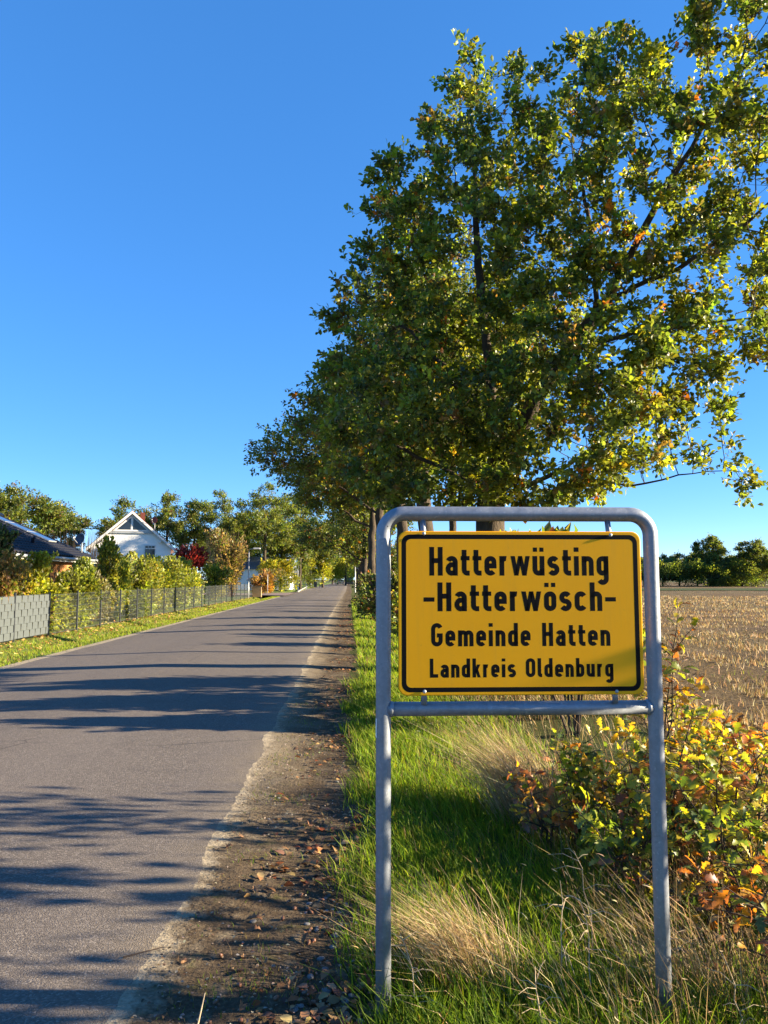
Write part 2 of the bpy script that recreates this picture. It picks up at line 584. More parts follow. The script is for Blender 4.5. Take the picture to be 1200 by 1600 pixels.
OAK_FINE = leaf_template([(0, 0), (0.10, 0.012), (0.16, 0.06), (0.27, 0.15), (0.33, 0.07), (0.48, 0.24), (0.55, 0.11), (0.70, 0.29), (0.77, 0.15), (0.88, 0.19), (0.96, 0.10), (1.0, 0)], 0.16, 0.25)
OAK_MID = leaf_template([(0, 0), (0.30, 0.20), (0.43, 0.10), (0.72, 0.30), (1.0, 0)], 0.16, 0.22)
OAK_LOW = leaf_template([(0, 0), (0.34, 0.23), (0.68, 0.29), (1.0, 0)], 0.18, 0.2)
LEAFLET = leaf_template([(0, 0), (0.5, 0.30), (1.0, 0)], 0.25, 0.35)
CLUMP = leaf_template([(0, 0), (0.4, 0.42), (0.8, 0.3), (1.0, 0)], 0.3, 0.35)


def leaf_batch(tmpl, O, D, N, S, C):
    """Place a template at origins O, pointing along D, facing N, sized S, coloured C."""
    V0, T0 = tmpl
    D = norm(D)
    Yv = norm(np.cross(N, D))
    Z = np.cross(D, Yv)
    V = O[:, None, :] + S[:, None, None] * (V0[None, :, 0:1] * D[:, None, :] + V0[None, :, 1:2] * Yv[:, None, :] + V0[None, :, 2:3] * Z[:, None, :])
    n, k = len(O), len(V0)
    T = T0[None] + (np.arange(n) * k)[:, None, None]
    return V.reshape(-1, 3), T.reshape(-1, 3), np.repeat(C, k, axis=0)


def palette(cols, weights, n, r, jitter=0.22):
    cols = np.array(cols, float)
    w = np.array(weights, float)
    if w.ndim == 2:
        cum = np.cumsum(w / w.sum(1, keepdims=True), 1)
        i = np.minimum((r.random((n, 1)) > cum).sum(1), len(cols) - 1)
    else:
        i = r.choice(len(cols), n, p=w / w.sum())
    return np.clip(cols[i] * (1 + r.normal(0, jitter, (n, 1))) * (1 + r.normal(0, 0.08, (n, 3))), 0.004, 0.9)


GREEN_D, GREEN, GREEN_L, LIME = (0.085, 0.118, 0.034), (0.140, 0.182, 0.040), (0.205, 0.238, 0.040), (0.34, 0.35, 0.036)
YELLOW, GOLD, ORANGE, RUST, BROWN = (0.44, 0.38, 0.035), (0.46, 0.29, 0.03), (0.44, 0.15, 0.02), (0.24, 0.075, 0.025), (0.13, 0.075, 0.04)
OLIVE = (0.12, 0.125, 0.035)


# ------------------------------------------------------------------ trees
def ball(r, n, c, rad):
    p = norm(r.normal(size=(n, 3))) * (r.random((n, 1)) ** (1 / 2.6))
    return np.array(c) + p * np.array(rad)


def grow(skel, A, step, kill, iters, r):
    """Space colonisation: branches from the skeleton reach for the points A."""
    pos, par = [], []
    index = {}
    for line in skel:
        line = [np.array(p, float) for p in line]
        last = None
        for i in range(len(line) - 1):
            n = max(1, int(np.linalg.norm(line[i + 1] - line[i]) / step))
            for k in range(n + (1 if i == len(line) - 2 else 0)):
                q = line[i] + (line[i + 1] - line[i]) * k / n
                if last is None and len(pos):
                    dd = np.linalg.norm(np.array(pos) - q, axis=1)
                    last = int(dd.argmin())
                    continue
                if last is not None and 0 < k: q = q + r.normal(0, step * 0.08, 3)
                pos.append(q)
                par.append(-1 if last is None else last)
                last = len(pos) - 1
    pos = list(pos)
    A = A.copy()
    Pn = np.array(pos)
    d2 = ((A[:, None, :] - Pn[None]) ** 2).sum(-1)
    near, nd2 = d2.argmin(1), d2.min(1)
    for it in range(iters):
        if len(A) == 0: break
        Pn = np.array(pos)
        dirs = norm(A - Pn[near])
        acc = np.zeros((len(pos), 3))
        np.add.at(acc, near, dirs)
        act = np.unique(near)
        new_dir = norm(acc[act] + r.normal(0, 0.18, (len(act), 3)))
        newp = Pn[act] + new_dir * step
        base = len(pos)
        pos.extend(list(newp))
        par.extend(list(act))
        d2 = ((A[:, None, :] - newp[None]) ** 2).sum(-1)
        m, mi = d2.min(1), d2.argmin(1)
        upd = m < nd2
        near = np.where(upd, base + mi, near)
        nd2 = np.where(upd, m, nd2)
        keep = nd2 > kill ** 2
        A, near, nd2 = A[keep], near[keep], nd2[keep]
    return np.array(pos), np.array(par)


def wood(pos, par, r_tip, r_base, expo=2.3, limb=1.6):
    n = len(pos)
    kids = [[] for _ in range(n)]
    for i, p in enumerate(par):
        if p >= 0: kids[p].append(i)
    order = list(range(n))
    acc = np.zeros(n)
    cnt = np.zeros(n, int)
    # children always follow their parents in the list
    for i in reversed(order):
        if not kids[i]: acc[i] = r_tip ** expo
        if par[i] >= 0:
            acc[par[i]] += acc[i]
            cnt[par[i]] += cnt[i] + 1
    rad = acc ** (1 / expo)
    rad = r_tip + (r_base - r_tip) * (np.clip(rad - r_tip, 0, None) / max(rad[0] - r_tip, 1e-6)) ** limb
    mb = MB()
    starts = [i for i in range(n) if par[i] < 0]
    stack = [(s, None) for s in starts]
    while stack:
        s, p = stack.pop()
        chain = [s] if p is None else [p, s]
        cur = s
        while kids[cur]:
            ks = sorted(kids[cur], key=lambda k: -rad[k])
            for k in ks[1:]: stack.append((k, cur))
            cur = ks[0]
            chain.append(cur)
        rr = [rad[k] for k in chain]
        if p is not None: rr[0] = min(rad[p], rad[s] * 1.15)
        if len(chain) > 1:
            sides = 10 if rr[0] > 0.12 else 6 if rr[0] > 0.035 else 4
            mb.tube([pos[k] for k in chain], rr, sides, caps=False)
    return mb, rad, cnt


def foliage(pos, par, cnt, r, n_shoots, leaves, shoot_len, size, tmpl, pal, leafy=7, spread=0.3, centre=None, upright=0.35, keep=None):
    """Shoots of leaves on the outer twigs; colour varies by shoot and by leaf."""
    cand = np.where((cnt <= leafy) & (par >= 0))[0]
    w = 1.0 / (1.0 + cnt[cand])
    idx = r.choice(cand, n_shoots, p=w / w.sum())
    o = pos[idx] + r.normal(0, spread, (n_shoots, 3)) * np.array((1, 1, 0.75))
    if keep is not None:
        k = keep(o)
        o, idx = o[k], idx[k]
        n_shoots = len(o)
    c = pos.mean(0) if centre is None else np.array(centre)
    out = norm(o - c)
    seg = norm(pos[idx] - pos[par[idx]])
    d = norm(seg * 0.6 + out * 0.5 + np.array((0, 0, upright)) + r.normal(0, 0.45, (n_shoots, 3)))
    cols, wts = pal(o) if callable(pal) else pal
    cs = palette(cols, wts, n_shoots, r, 0.18)
    k = leaves
    t = np.tile(np.linspace(0.15, 1.0, k), n_shoots)
    O = np.repeat(o, k, 0) + np.repeat(d, k, 0) * (t * shoot_len)[:, None] + r.normal(0, shoot_len * 0.12, (n_shoots * k, 3))
    side = norm(np.cross(np.repeat(d, k, 0), r.normal(size=(n_shoots * k, 3))))
    D = norm(side * (1.15 - 0.5 * t)[:, None] + np.repeat(d, k, 0) * (0.35 + 0.6 * t)[:, None] + r.normal(0, 0.2, (n_shoots * k, 3)))
    N = norm(np.array((0, 0, 0.9)) + r.normal(0, 0.65, (n_shoots * k, 3)))
    S = size * r.uniform(0.65, 1.25, n_shoots * k)
    C = np.clip(np.repeat(cs, k, 0) * (1 + r.normal(0, 0.16, (n_shoots * k, 1))), 0.004, 0.9)
    foliage.shoots = (pos[idx], o, o + d * shoot_len)
    return leaf_batch(tmpl, O, D, N, S, C)


def shoot_wood(a, b, c, r0=0.0045, r1=0.0022):
    """Thin three-sided twigs from branch a through b to the shoot tip c."""
    n = len(a)
    ax = norm(c - a)
    s1 = norm(np.cross(ax, np.array((0.31, 0.17, 0.93))))
    s2 = np.cross(ax, s1)
    V = []
    for p, rr in ((a, r0), (b, (r0 + r1) / 2), (c, r1)):
        for k in range(3):
            w = 2 * math.pi * k / 3
            V.append(p + rr * (math.cos(w) * s1 + math.sin(w) * s2))
    V = np.stack(V, 1)
    Q = np.array([(i * 3 + k, i * 3 + (k + 1) % 3, i * 3 + 3 + (k + 1) % 3, i * 3 + 3 + k) for i in range(2) for k in range(3)])
    return V.reshape(-1, 3), (Q[None] + (np.arange(n) * 9)[:, None, None]).reshape(-1, 4)


def make_tree(name, label, seed, base, skel, lobes, pal, n_attr, step, shoots, leaves, shoot_len, size, tmpl, r_base, r_tip=0.006,
              group=None, spread=0.25, leafy=7, upright=0.35, cat='tree', loc=None, twigs=False):
    r = np.random.default_rng(seed)
    vol = np.array([l[1][0] * l[1][1] * l[1][2] * (l[2] if len(l) > 2 else 1.0) for l in lobes])
    num = np.maximum(12, (n_attr * vol / vol.sum())).astype(int)
    A = np.concatenate([ball(r, k, l[0], l[1]) for k, l in zip(num, lobes)])
    pos, par = grow(skel, A, step, step * 2.0, 70, r)
    mb, rad, cnt = wood(pos, par, r_tip, r_base)
    t = empty(name, base if loc is None else loc)
    b = np.array(base)
    tag(t, label, cat, group)
    mb.v = [tuple(np.array(v) - b) for v in mb.v]
    mb.build('trunk', M['bark'], t, smooth=True)
    V, T, C = foliage(pos, par, cnt, r, shoots, leaves, shoot_len, size, tmpl, pal, leafy, spread, upright=upright)
    tag(link('crown', tri_mesh(name + '_crown', V - b, T, M['leaf'], C), t), kind='stuff')
    if twigs:
        V, Q = shoot_wood(*foliage.shoots)
        tag(link('twigs', tri_mesh('oak_twigs', V - b, Q, M['twig']), t), kind='stuff')
    return t


def copy_tree(t, label, loc, rz=0.0, s=1.0, group=None, sz=None):
    c = t.copy()
    COL.objects.link(c)
    c.location, c.rotation_euler, c.scale = loc, (0, 0, rz), (s, s, sz or s)
    c['label'] = label
    if group: c['group'] = group
    for ch in t.children:
        k = ch.copy()
        COL.objects.link(k)
        k.parent = c
    return c


ROW = 'oaks in the row along the right side of the road'


def near_palette(o):
    # sunny field side gets yellower pigment; its sunlit brightness is put into the colour
    f = np.clip((o[:, 0] - 2.2) / 4.0 + 0.35 * vnoise(o[:, 0], o[:, 2], 1.1, 71), 0, 1)[:, None]
    w = (1 - f) * np.array([[20, 36, 28, 5, 0.8, 0.6]]) + f * np.array([[10, 32, 38, 13, 2.2, 1.0]])
    w = np.concatenate([w, np.full((len(o), 1), 4.5)], 1)
    return [GREEN_D, GREEN, GREEN_L, LIME, YELLOW, ORANGE, (0.26, 0.17, 0.06)], w


# the big oak behind the sign
b1 = np.array((2.72, 14.3, -0.15))
sk1 = [
    [b1, P(768, 880, 14.3), P(766, 800, 14.3), P(772, 740, 14.25), P(768, 620, 14.1), P(752, 470, 14.0), P(742, 320, 14.0), P(738, 170, 14.0)],
    [P(770, 760, 14.25), P(805, 690, 14.0), P(842, 610, 13.7), P(900, 530, 13.3), P(952, 465, 13.0), P(1010, 350, 12.7), P(1090, 210, 12.3)],
    [P(768, 800, 14.3), P(810, 765, 13.9), P(870, 738, 13.3), P(950, 690, 12.5)],
    [P(952, 465, 13.0), P(1060, 420, 12.4), P(1190, 330, 11.8)],
    [P(930, 490, 13.1), P(930, 380, 13.2), P(900, 250, 13.5)],
    [P(880, 555, 13.4), P(990, 520, 12.7), P(1150, 500, 12.0)],
    [P(768, 640, 14.1), P(680, 560, 14.4), P(590, 470, 14.6)],
    [P(770, 770, 14.2), P(690, 730, 13.8), P(600, 690, 13.6)],
    [P(870, 738, 13.3), P(980, 760, 12.6), P(1060, 742, 12.3), P(1150, 735, 12.0)],
]
lb1 = [
    (P(735, 430, 14.0), (2.35, 2.6, 3.0)), (P(735, 200, 14.0), (0.9, 1.0, 1.5), 1.6), (P(865, 210, 13.6), (1.5, 1.6, 1.3)),
    (P(690, 665, 13.6), (2.3, 2.5, 1.35)), (P(640, 330, 14.2), (0.9, 1.2, 1.1)), (P(915, 620, 12.0), (1.6, 1.6, 1.7), 4.2), (P(950, 725, 12.0), (1.1, 1.2, 0.6), 5.0), (P(985, 560, 11.9), (0.8, 1.0, 0.9), 4.0),
    (P(890, 470, 12.6), (1.0, 1.2, 1.3), 3.5),
    (P(1030, 240, 12.5), (2.1, 2.2, 2.3), 0.8), (P(1160, 100, 11.6), (1.2, 1.4, 1.6), 1.2), (P(1120, 500, 12.0), (1.3, 1.5, 0.85), 0.9),
    (P(1110, 610, 12.0), (0.5, 0.6, 0.35)), (P(1110, 737, 12.1), (0.72, 0.4, 0.13), 2.0), (P(560, 560, 14.0), (0.75, 1.2, 1.5)),
    (P(990, 740, 12.3), (0.6, 0.8, 0.4)), (P(680, 765, 13.6), (1.7, 1.6, 0.35), 2.0), (P(850, 770, 13.0), (1.4, 1.2, 0.35), 2.0),
    (P(1225, 380, 11.8), (1.2, 1.4, 1.5)), (P(1215, 210, 11.8), (1.2, 1.4, 1.3)), (P(1190, 560, 11.8), (0.9, 1.0, 0.5)),
]
make_tree('oak_tree', 'biggest and nearest oak, rising behind the yellow sign with branches to the upper right', 11, b1, sk1, lb1,
          near_palette, 4000, 0.21, 9000, 11, 0.23, 0.106, OAK_LOW, 0.27, 0.0065, ROW, spread=0.11, leafy=4, twigs=True)

# thin young oak just beyond it
b2 = np.array((2.25, 17.0, -0.15))
make_tree('oak_tree', 'thin-stemmed young oak just left of the biggest oak, behind the sign', 12, b2,
          [[b2, P(706, 870, 17), P(708, 780, 17), P(700, 660, 17.1), P(690, 560, 17.2)]],
          [(P(690, 600, 17.2), (2.0, 1.8, 2.0)), (P(660, 720, 17.0), (1.6, 1.6, 0.8))],
          ([GREEN_D, GREEN, GREEN_L, OLIVE, GOLD, BROWN], [14, 26, 20, 14, 5, 4]), 600, 0.28, 1500, 8, 0.28, 0.15, OAK_LOW, 0.085, 0.007, ROW, spread=0.2)

row_pal = ([GREEN_D, GREEN, GREEN_L, OLIVE, GOLD, ORANGE, BROWN], [18, 28, 22, 18, 4, 1, 5])


def row_oak(seed, x, y, h, rl, rr, base_z, label, detail, n_attr):
    r = np.random.default_rng(seed + 500)
    b = np.array((x, y, -0.15))
    top = np.array((x + r.normal(0, 0.4), y, h))
    sk = [[b, b + (0.1, 0, 1.6), b + (r.normal(0, 0.12), 0, base_z + 0.2), (b * (1, 1, 0) + (r.normal(0, 0.3), 0, (base_z + h) / 2)), top - (0, 0, 1.2)],
          [b + (0, 0, base_z - 0.4), b + (-rl * 0.4, -0.3, base_z + 1.2), b + (-rl * 0.75, -0.4, base_z + 1.9)],
          [b + (0, 0, base_z + 0.2), b + (rr * 0.4, 0.3, base_z + 1.6), b + (rr * 0.75, 0.4, base_z + 2.6)]]
    mid = (base_z + h) / 2
    lobes = [((x + (rr - rl) * 0.15, y, mid + 0.4), (0.62 * (rl + rr) / 2, 3.2, (h - base_z) / 2)),
             ((x - rl * 0.55, y - 0.3, base_z + 1.7), (rl * 0.45, 2.6, 1.6)), ((x + rr * 0.55, y + 0.2, base_z + 3.3), (rr * 0.45, 2.6, 1.8)),
             ((x - 0.3, y, h - 1.4), (1.5, 1.6, 1.4)), ((x - rl * 0.75, y, base_z + 1.2), (rl * 0.25, 1.5, 0.8))]
    sh, lv, sl, sz, tm, st = detail
    return make_tree('oak_tree', label, seed, b, sk, lobes, row_pal, n_attr, st, sh, lv, sl, sz, tm, 0.24, 0.010, ROW, spread=0.28)


D_A = (4300, 8, 0.34, 0.15, LEAFLET, 0.34)
D_B = (3100, 7, 0.45, 0.21, LEAFLET, 0.5)
row_oak(21, 2.35, 24.2, 11.6, 4.0, 4.4, 5.2, 'second large oak of the row, its left crown edge showing past the biggest oak', D_A, 1100)
row_oak(22, 2.2, 32.5, 11.3, 6.3, 4.4, 5.3, 'oak with the branch reaching farthest left over the road', D_A, 1100)
t_b = row_oak(23, 1.9, 41.5, 12.0, 5.6, 4.4, 5.4, 'fourth large oak of the row, half hidden behind the reaching branch', D_B, 800)
t_c = row_oak(24, 1.35, 50.0, 12.4, 5.4, 4.2, 5.4, 'oak whose forked dark trunk shows just left of the sign post', D_B, 800)
t_d = row_oak(25, 1.2, 62.0, 12.4, 5.4, 4.4, 3.4, 'oak trunk close behind and left of the forked trunk by the sign post', D_B, 800)
copy_tree(t_d, 'oak over the far stretch of road, right before the dark parked van', (1.3, 76, -0.15), 1.2, 1.02)
copy_tree(t_d, 'second last oak of the row, above the parked van', (1.4, 92, -0.15), 3.6, 1.05)
copy_tree(t_d, 'last oak of the row, where the road meets the trees', (1.4, 112, -0.15), 4.0, 1.05)


# ------------------------------------------------------------------ shrubs
def make_shrub(name, label, seed, base, rad, h, pal, n, size, group=None, tmpl=CLUMP, shape=1.0, cat='shrub', stems=7, mat=None, low=0.16):
    """Many-stemmed shrub: stems fan out, leaves fill an uneven dome."""
    r = np.random.default_rng(seed)
    t = empty(name, base)
    tag(t, label, cat, group)
    mb = MB()
    tips = []
    for k in range(stems):
        a = r.uniform(0, 6.28)
        s = rad * r.uniform(0.25, 0.8)
        tip = np.array((math.cos(a) * s, math.sin(a) * s * 0.9, h * r.uniform(0.55, 0.95)))
        mid = tip * (0.4, 0.4, 0.55) + r.normal(0, 0.06 * h, 3)
        mb.tube([(0.05 * math.cos(a), 0.05 * math.sin(a), -0.05), mid, tip], [0.015, 0.011, 0.005], 5, caps=False)
        tips.append(tip)
    mb.build('stem', M['twig'], t, smooth=True)
    nb = 16
    cs = np.stack([r.normal(0, 0.42, nb) * rad, r.normal(0, 0.42, nb) * rad, h * (low + (0.88 - low) * r.random(nb) ** 0.9)], -1)
    taper = np.clip(1.15 - shape * np.abs(cs[:, 2] / h - 0.45), 0.35, 1)
    cs[:, :2] *= taper[:, None]
    w = r.integers(0, nb, n)
    o = cs[w] + norm(r.normal(size=(n, 3))) * (r.random((n, 1)) ** 0.45) * np.array((0.48 * rad, 0.48 * rad, 0.24 * h)) * (0.6 + 0.5 * r.random((nb, 1)))[w]
    ns = max(6, n // 140)                     # stray shoots beyond the dome
    ks = r.integers(0, nb, ns)
    dirs = norm(np.stack([r.normal(0, 0.5, ns), r.normal(0, 0.5, ns), r.uniform(0.5, 1.2, ns)], -1))
    per = max(8, n // (5 * ns))
    pick = r.choice(n, min(n, ns * per), replace=False)
    sid = np.arange(len(pick)) % ns
    o[pick] = cs[ks[sid]] + dirs[sid] * (r.random(len(pick)) * 0.30 * min(h, 2.4 * rad))[:, None] + r.normal(0, 0.035 * rad, (len(pick), 3))
    o[:, 2] = np.clip(o[:, 2], 0.03, h * 1.04)
    d = norm(o - (0, 0, h * 0.3) + r.normal(0, 0.4, (n, 3)))
    N = norm(np.array((0, 0, 0.6)) + r.normal(0, 0.8, (n, 3)))
    cb = palette(pal[0], pal[1], nb * 5, r, 0.15)
    C = np.clip(cb[w * 5 + r.integers(0, 5, n)] * (1 + r.normal(0, 0.2, (n, 1))), 0.004, 0.9)
    V, T, C = leaf_batch(tmpl, o, d, N, size * r.uniform(0.6, 1.3, n), C)
    tag(link('foliage', tri_mesh(name + '_foliage', V, T, mat or M['leaf'], C), t), kind='stuff')
    return t


# ------------------------------------------------------------------ the town sign
def stroke(pts, w, closed=False):
    """Thick line with mitred joins as quads."""
    p = np.array(pts, float)
    keep = [0] + [i for i in range(1, len(p)) if np.linalg.norm(p[i] - p[i - 1]) > 1e-4]
    p = p[keep]
    if closed and np.linalg.norm(p[0] - p[-1]) < 1e-4: p = p[:-1]
    n = len(p)
    out = []
    for i in range(n):
        if closed:
            a, b = p[i] - p[i - 1], p[(i + 1) % n] - p[i]
        else:
            a = p[i] - p[i - 1] if i > 0 else p[1] - p[0]
            b = p[i + 1] - p[i] if i < n - 1 else p[-1] - p[-2]
        a, b = a / np.linalg.norm(a), b / np.linalg.norm(b)
        na, nb = np.array((-a[1], a[0])), np.array((-b[1], b[0]))
        m = na + nb
        m /= max(np.linalg.norm(m), 1e-9)
        k = w / 2 / max(m @ na, 0.35)
        out.append((p[i] + m * k, p[i] - m * k))
    quads = []
    for i in range(n if closed else n - 1):
        (l0, r0), (l1, r1) = out[i], out[(i + 1) % n]
        quads.append((l0, r0, r1, l1))
    return quads


def arc(cx, cy, rx, ry, a0, a1, n=10):
    return [(cx + rx * math.cos(R(a0 + (a1 - a0) * k / n)), cy + ry * math.sin(R(a0 + (a1 - a0) * k / n))) for k in range(n + 1)]


SW = 2.5
HB = SW / 2


def stadium(x0, x1, y0, y1):
    r = (x1 - x0) / 2
    c = (x0 + x1) / 2
    return arc(c, y1 - r, r, r, 0, 180) + arc(c, y0 + r, r, r, 180, 360)


def par(x0, y0, x1, y1, w=None):
    """Slanted bar cut level at both ends."""
    L = math.hypot(x1 - x0, y1 - y0)
    k = (w or SW) / 2 * L / abs(y1 - y0)
    return [((x0 - k, y0), (x0 + k, y0), (x1 + k, y1), (x1 - k, y1))]


def glyph(ch, sw=2.5):
    global SW, HB
    SW, HB = sw, sw / 2
    V = lambda x, y0, y1: stroke([(x, y0), (x, y1)], SW)
    Hh = lambda x0, x1, y: stroke([(x0, y), (x1, y)], SW)
    a, b = HB, 4.85          # stem centres of a lower case letter
    dots = stroke([(1.35, 11.7), (1.35, 13.8)], 2.1) + stroke([(4.65, 11.7), (4.65, 13.8)], 2.1)
    c = (a + b) / 2
    r = (b - a) / 2
    T = 9.6 - HB
    arch = [(a, T - r - 0.4), (a, T - r)][1:] + arc(c, T - r, r, r, 180, 0) + [(b, 0)]
    W = b + HB
    g = {
        'H': (V(a, 0, 14) + V(5.5, 0, 14) + Hh(a, 5.5, 7.3), 5.5 + HB),
        'a': (stroke(arc(c, T - r, r, r, 160, 0) + [(b, 0)], SW) + stroke([(b, 5.3), (c, 5.3)] + arc(c, 3.22, r, 2.05, 90, 270) + [(b - 0.2, HB + 0.35)], SW), W),
        't': (stroke([(1.75, 12.6), (1.75, HB + 1.6)] + arc(1.75 + 1.6, HB + 1.6, 1.6, 1.6, 180, 270) + [(4.5, HB)], SW) + stroke([(0, 8.5), (4.5, 8.5)], 2.1), 4.5),
        'e': (stroke([(a, 4.75), (b, 4.75), (b, T - r)] + arc(c, T - r, r, r, 0, 180) + arc(c, HB + r, r, r, 180, 325), SW), W),
        'r': (V(a, 0, 9.6) + stroke(arc(c, T - r, r, r, 180, 75), SW), 4.3),
        'w': (par(0.95, 9.6, 2.75, 0, 2.2) + par(4.75, 9.6, 2.75, 0, 2.0) + par(4.75, 9.6, 6.75, 0, 2.0) + par(8.55, 9.6, 6.75, 0, 2.2), 9.5),
        'u': (V(b, 0, 9.6) + stroke([(a, 9.6), (a, HB + r)] + arc(c, HB + r, r, r, 180, 360), SW), W),
        'o': (stroke(stadium(a, b, HB, T), SW, True), W),
        's': (stroke(arc(c, 6.62, r, 1.8, 28, 250) + arc(c, 2.98, r, 1.8, 70, -152), SW), W),
        'i': (V(a, 0, 9.6) + stroke([(a, 11.7), (a, 13.9)], SW), SW),
        'n': (V(a, 0, 9.6) + stroke(arch, SW), W),
        'm': (V(a, 0, 9.6) + stroke(arc(a + 1.75, T - 1.75, 1.75, 1.75, 180, 0) + [(a + 3.5, 0)], SW) + stroke(arc(a + 5.25, T - 1.75, 1.75, 1.75, 180, 0) + [(a + 7.0, 0)], SW), 7.0 + SW),
        'h': (V(a, 0, 14) + stroke(arch, SW), W),
        'c': (stroke(arc(c, T - r, r, r, 25, 180) + arc(c, HB + r, r, r, 180, 335), SW), W),
        'g': (stroke(stadium(a, b, HB, T), SW, True) + stroke([(b, 9.6), (b, -1.5)] + arc(c, -1.5, r, r, 0, -155), SW), W),
        'd': (stroke(stadium(a, b, HB, T), SW, True) + V(b, 0, 14), W),
        'b': (stroke(stadium(a, b, HB, T), SW, True) + V(a, 0, 14), W),
        'k': (V(a, 0, 14) + par(1.9, 3.4, 4.6, 9.6, 2.2) + par(2.9, 6.0, 4.9, 0, 2.2), 6.1),
        'l': (stroke([(a, 14), (a, HB + 1.2)] + arc(a + 1.2, HB + 1.2, 1.2, 1.2, 180, 270) + [(3.3, HB)], SW), 3.3),
        'G': (stroke(arc(3.5, 14 - HB - 2.3, 2.3, 2.3, 18, 180) + arc(3.5, HB + 2.3, 2.3, 2.3, 180, 360) + [(5.8, 6.6), (3.5, 6.6)], SW), 5.8 + HB),
        'L': (stroke([(a, 14), (a, HB), (6.1, HB)], SW), 6.1),
        'O': (stroke(stadium(a, 5.8, HB, 14 - HB), SW, True), 5.8 + HB),
        '-': (stroke([(0, 5.7), (5.3, 5.7)], 2.1), 5.3),
    }
    if ch == 'ü': q, w = g['u']; return q + dots, w
    if ch == 'ö': q, w = g['o']; return q + dots, w
    return g[ch]


def rounded(x0, x1, z0, z1, r, n=8):
    return arc(x1 - r, z1 - r, r, r, 0, 90, n) + arc(x0 + r, z1 - r, r, r, 90, 180, n) + arc(x0 + r, z0 + r, r, r, 180, 270, n) + arc(x1 - r, z0 + r, r, r, 270, 360, n)


# sign frame coordinates: x along the board from its centre, z up, y depth; front faces -y
pl = P(599, 1105, 3.07)
pr = P(1024, 1105, 3.118)
cx, cy = (pl[0] + pr[0]) / 2, (pl[1] + pr[1]) / 2
half = float(np.linalg.norm((pr - pl)[:2])) / 2
sign = empty('town_sign', (cx, cy, 0), math.atan2(pr[1] - pl[1], pr[0] - pl[0]))
tag(sign, 'yellow town name sign with black lettering in a galvanised tube frame on the verge', 'road sign')
ZB, ZT = 1.092, 1.862
TR = 0.0295
fr = MB()
gl = gz1(cx - half, cy) - 0.25
grt = gz1(cx + half, cy) - 0.25
cr = 0.085
path = [(-half, 0, gl), (-half, 0, 0.4), (-half, 0, ZB), (-half, 0, ZT - cr - 0.02)]
path += [(-half + cr - cr * math.cos(R(w)), 0, ZT - cr + cr * math.sin(R(w))) for w in range(0, 91, 10)]
path += [(half - cr + cr * math.sin(R(w)), 0, ZT - cr + cr * math.cos(R(w))) for w in range(0, 91, 10)]
path += [(half, 0, ZT - cr - 0.02), (half, 0, ZB), (half, 0, 0.4), (half, 0, grt)]
fr.tube(path, TR, 28)
fr.build('tube_frame', M['galv'], sign, smooth=True)
cb = MB()
cb.tube([(-half + 0.015, 0, ZB), (0, 0, ZB), (half - 0.015, 0, ZB)], TR * 0.94, 28)
cbo = cb.build('crossbar', M['galv'], sign, smooth=True)
for s in (-1, 1):       # weld collars where the crossbar meets the posts
    wb = MB()
    x = s * (half - TR - 0.002)
    wb.tube([(x + 0.008 * s, 0, ZB), (x, 0, ZB), (x - 0.009 * s, 0, ZB)], [TR * 1.02, TR * 1.08, TR * 0.95], 24)
    wb.build('weld', M['galv'], cbo, smooth=True)
hb = MB()
hb.lathe([(0.0, 0.001), (0.0042, 0.001), (0.0055, 0.0)], 12, Matrix.Translation((-half + 0.013, -TR * 0.93, ZT - 0.052)) @ Matrix.Rotation(R(90), 4, 'X'))
hb.build('drain_hole', M['black'], sign)
st = MB()
for k in range(6):
    a0, a1 = R(176 + k * 6), R(182 + k * 6)
    st.add([(-half + (TR + 0.0008) * math.cos(a), (TR + 0.0008) * math.sin(a), z) for a in (a0, a1) for z in (0.985, 1.058)], [(0, 1, 3, 2)])
st.build('sticker', M['white_paint'], sign)

BW, BH = 0.972 / 2, 0.642
BZ = ZB + 0.056
BY = -0.036
board = MB()
outer = rounded(-BW, BW, BZ, BZ + BH, 0.036)
n = len(outer)
prof = [(0.0, 0.0), (-0.0022, 0.0016), (-0.0022, 0.0)]
rings = []
for inset, y in ((0.004, BY + 0.004), (0.0, BY + 0.003), (0.0, BY - 0.0005), (0.0015, BY - 0.0025), (0.004, BY - 0.003)):
    ring = rounded(-BW + inset, BW - inset, BZ + inset, BZ + BH - inset, 0.036 - inset * 0.6)
    rings.append([(x, y, z) for x, z in ring])
vs = [p for q in rings for p in q]
fs = []
for i in range(len(rings) - 1):
    for k in range(n):
        fs.append((i * n + k, i * n + (k + 1) % n, (i + 1) * n + (k + 1) % n, (i + 1) * n + k))
fs.append(tuple((len(rings) - 1) * n + k for k in range(n)))
fs.append(tuple(range(n))[::-1])
board.add(vs, fs)
bo = board.build('board', M['sign'], sign)
YF = BY - 0.003
# black border line
bd = MB()
o_ = rounded(-BW + 0.0135, BW - 0.0135, BZ + 0.0135, BZ + BH - 0.0135, 0.033)
i_ = rounded(-BW + 0.0315, BW - 0.0315, BZ + 0.0315, BZ + BH - 0.0315, 0.019)
bd.add([(x, YF - 0.00009, z) for x, z in o_] + [(x, YF - 0.00009, z) for x, z in i_], [(k, (k + 1) % n, n + (k + 1) % n, n + k) for k in range(n)])
bd.build('border_line', M['black'], bo)
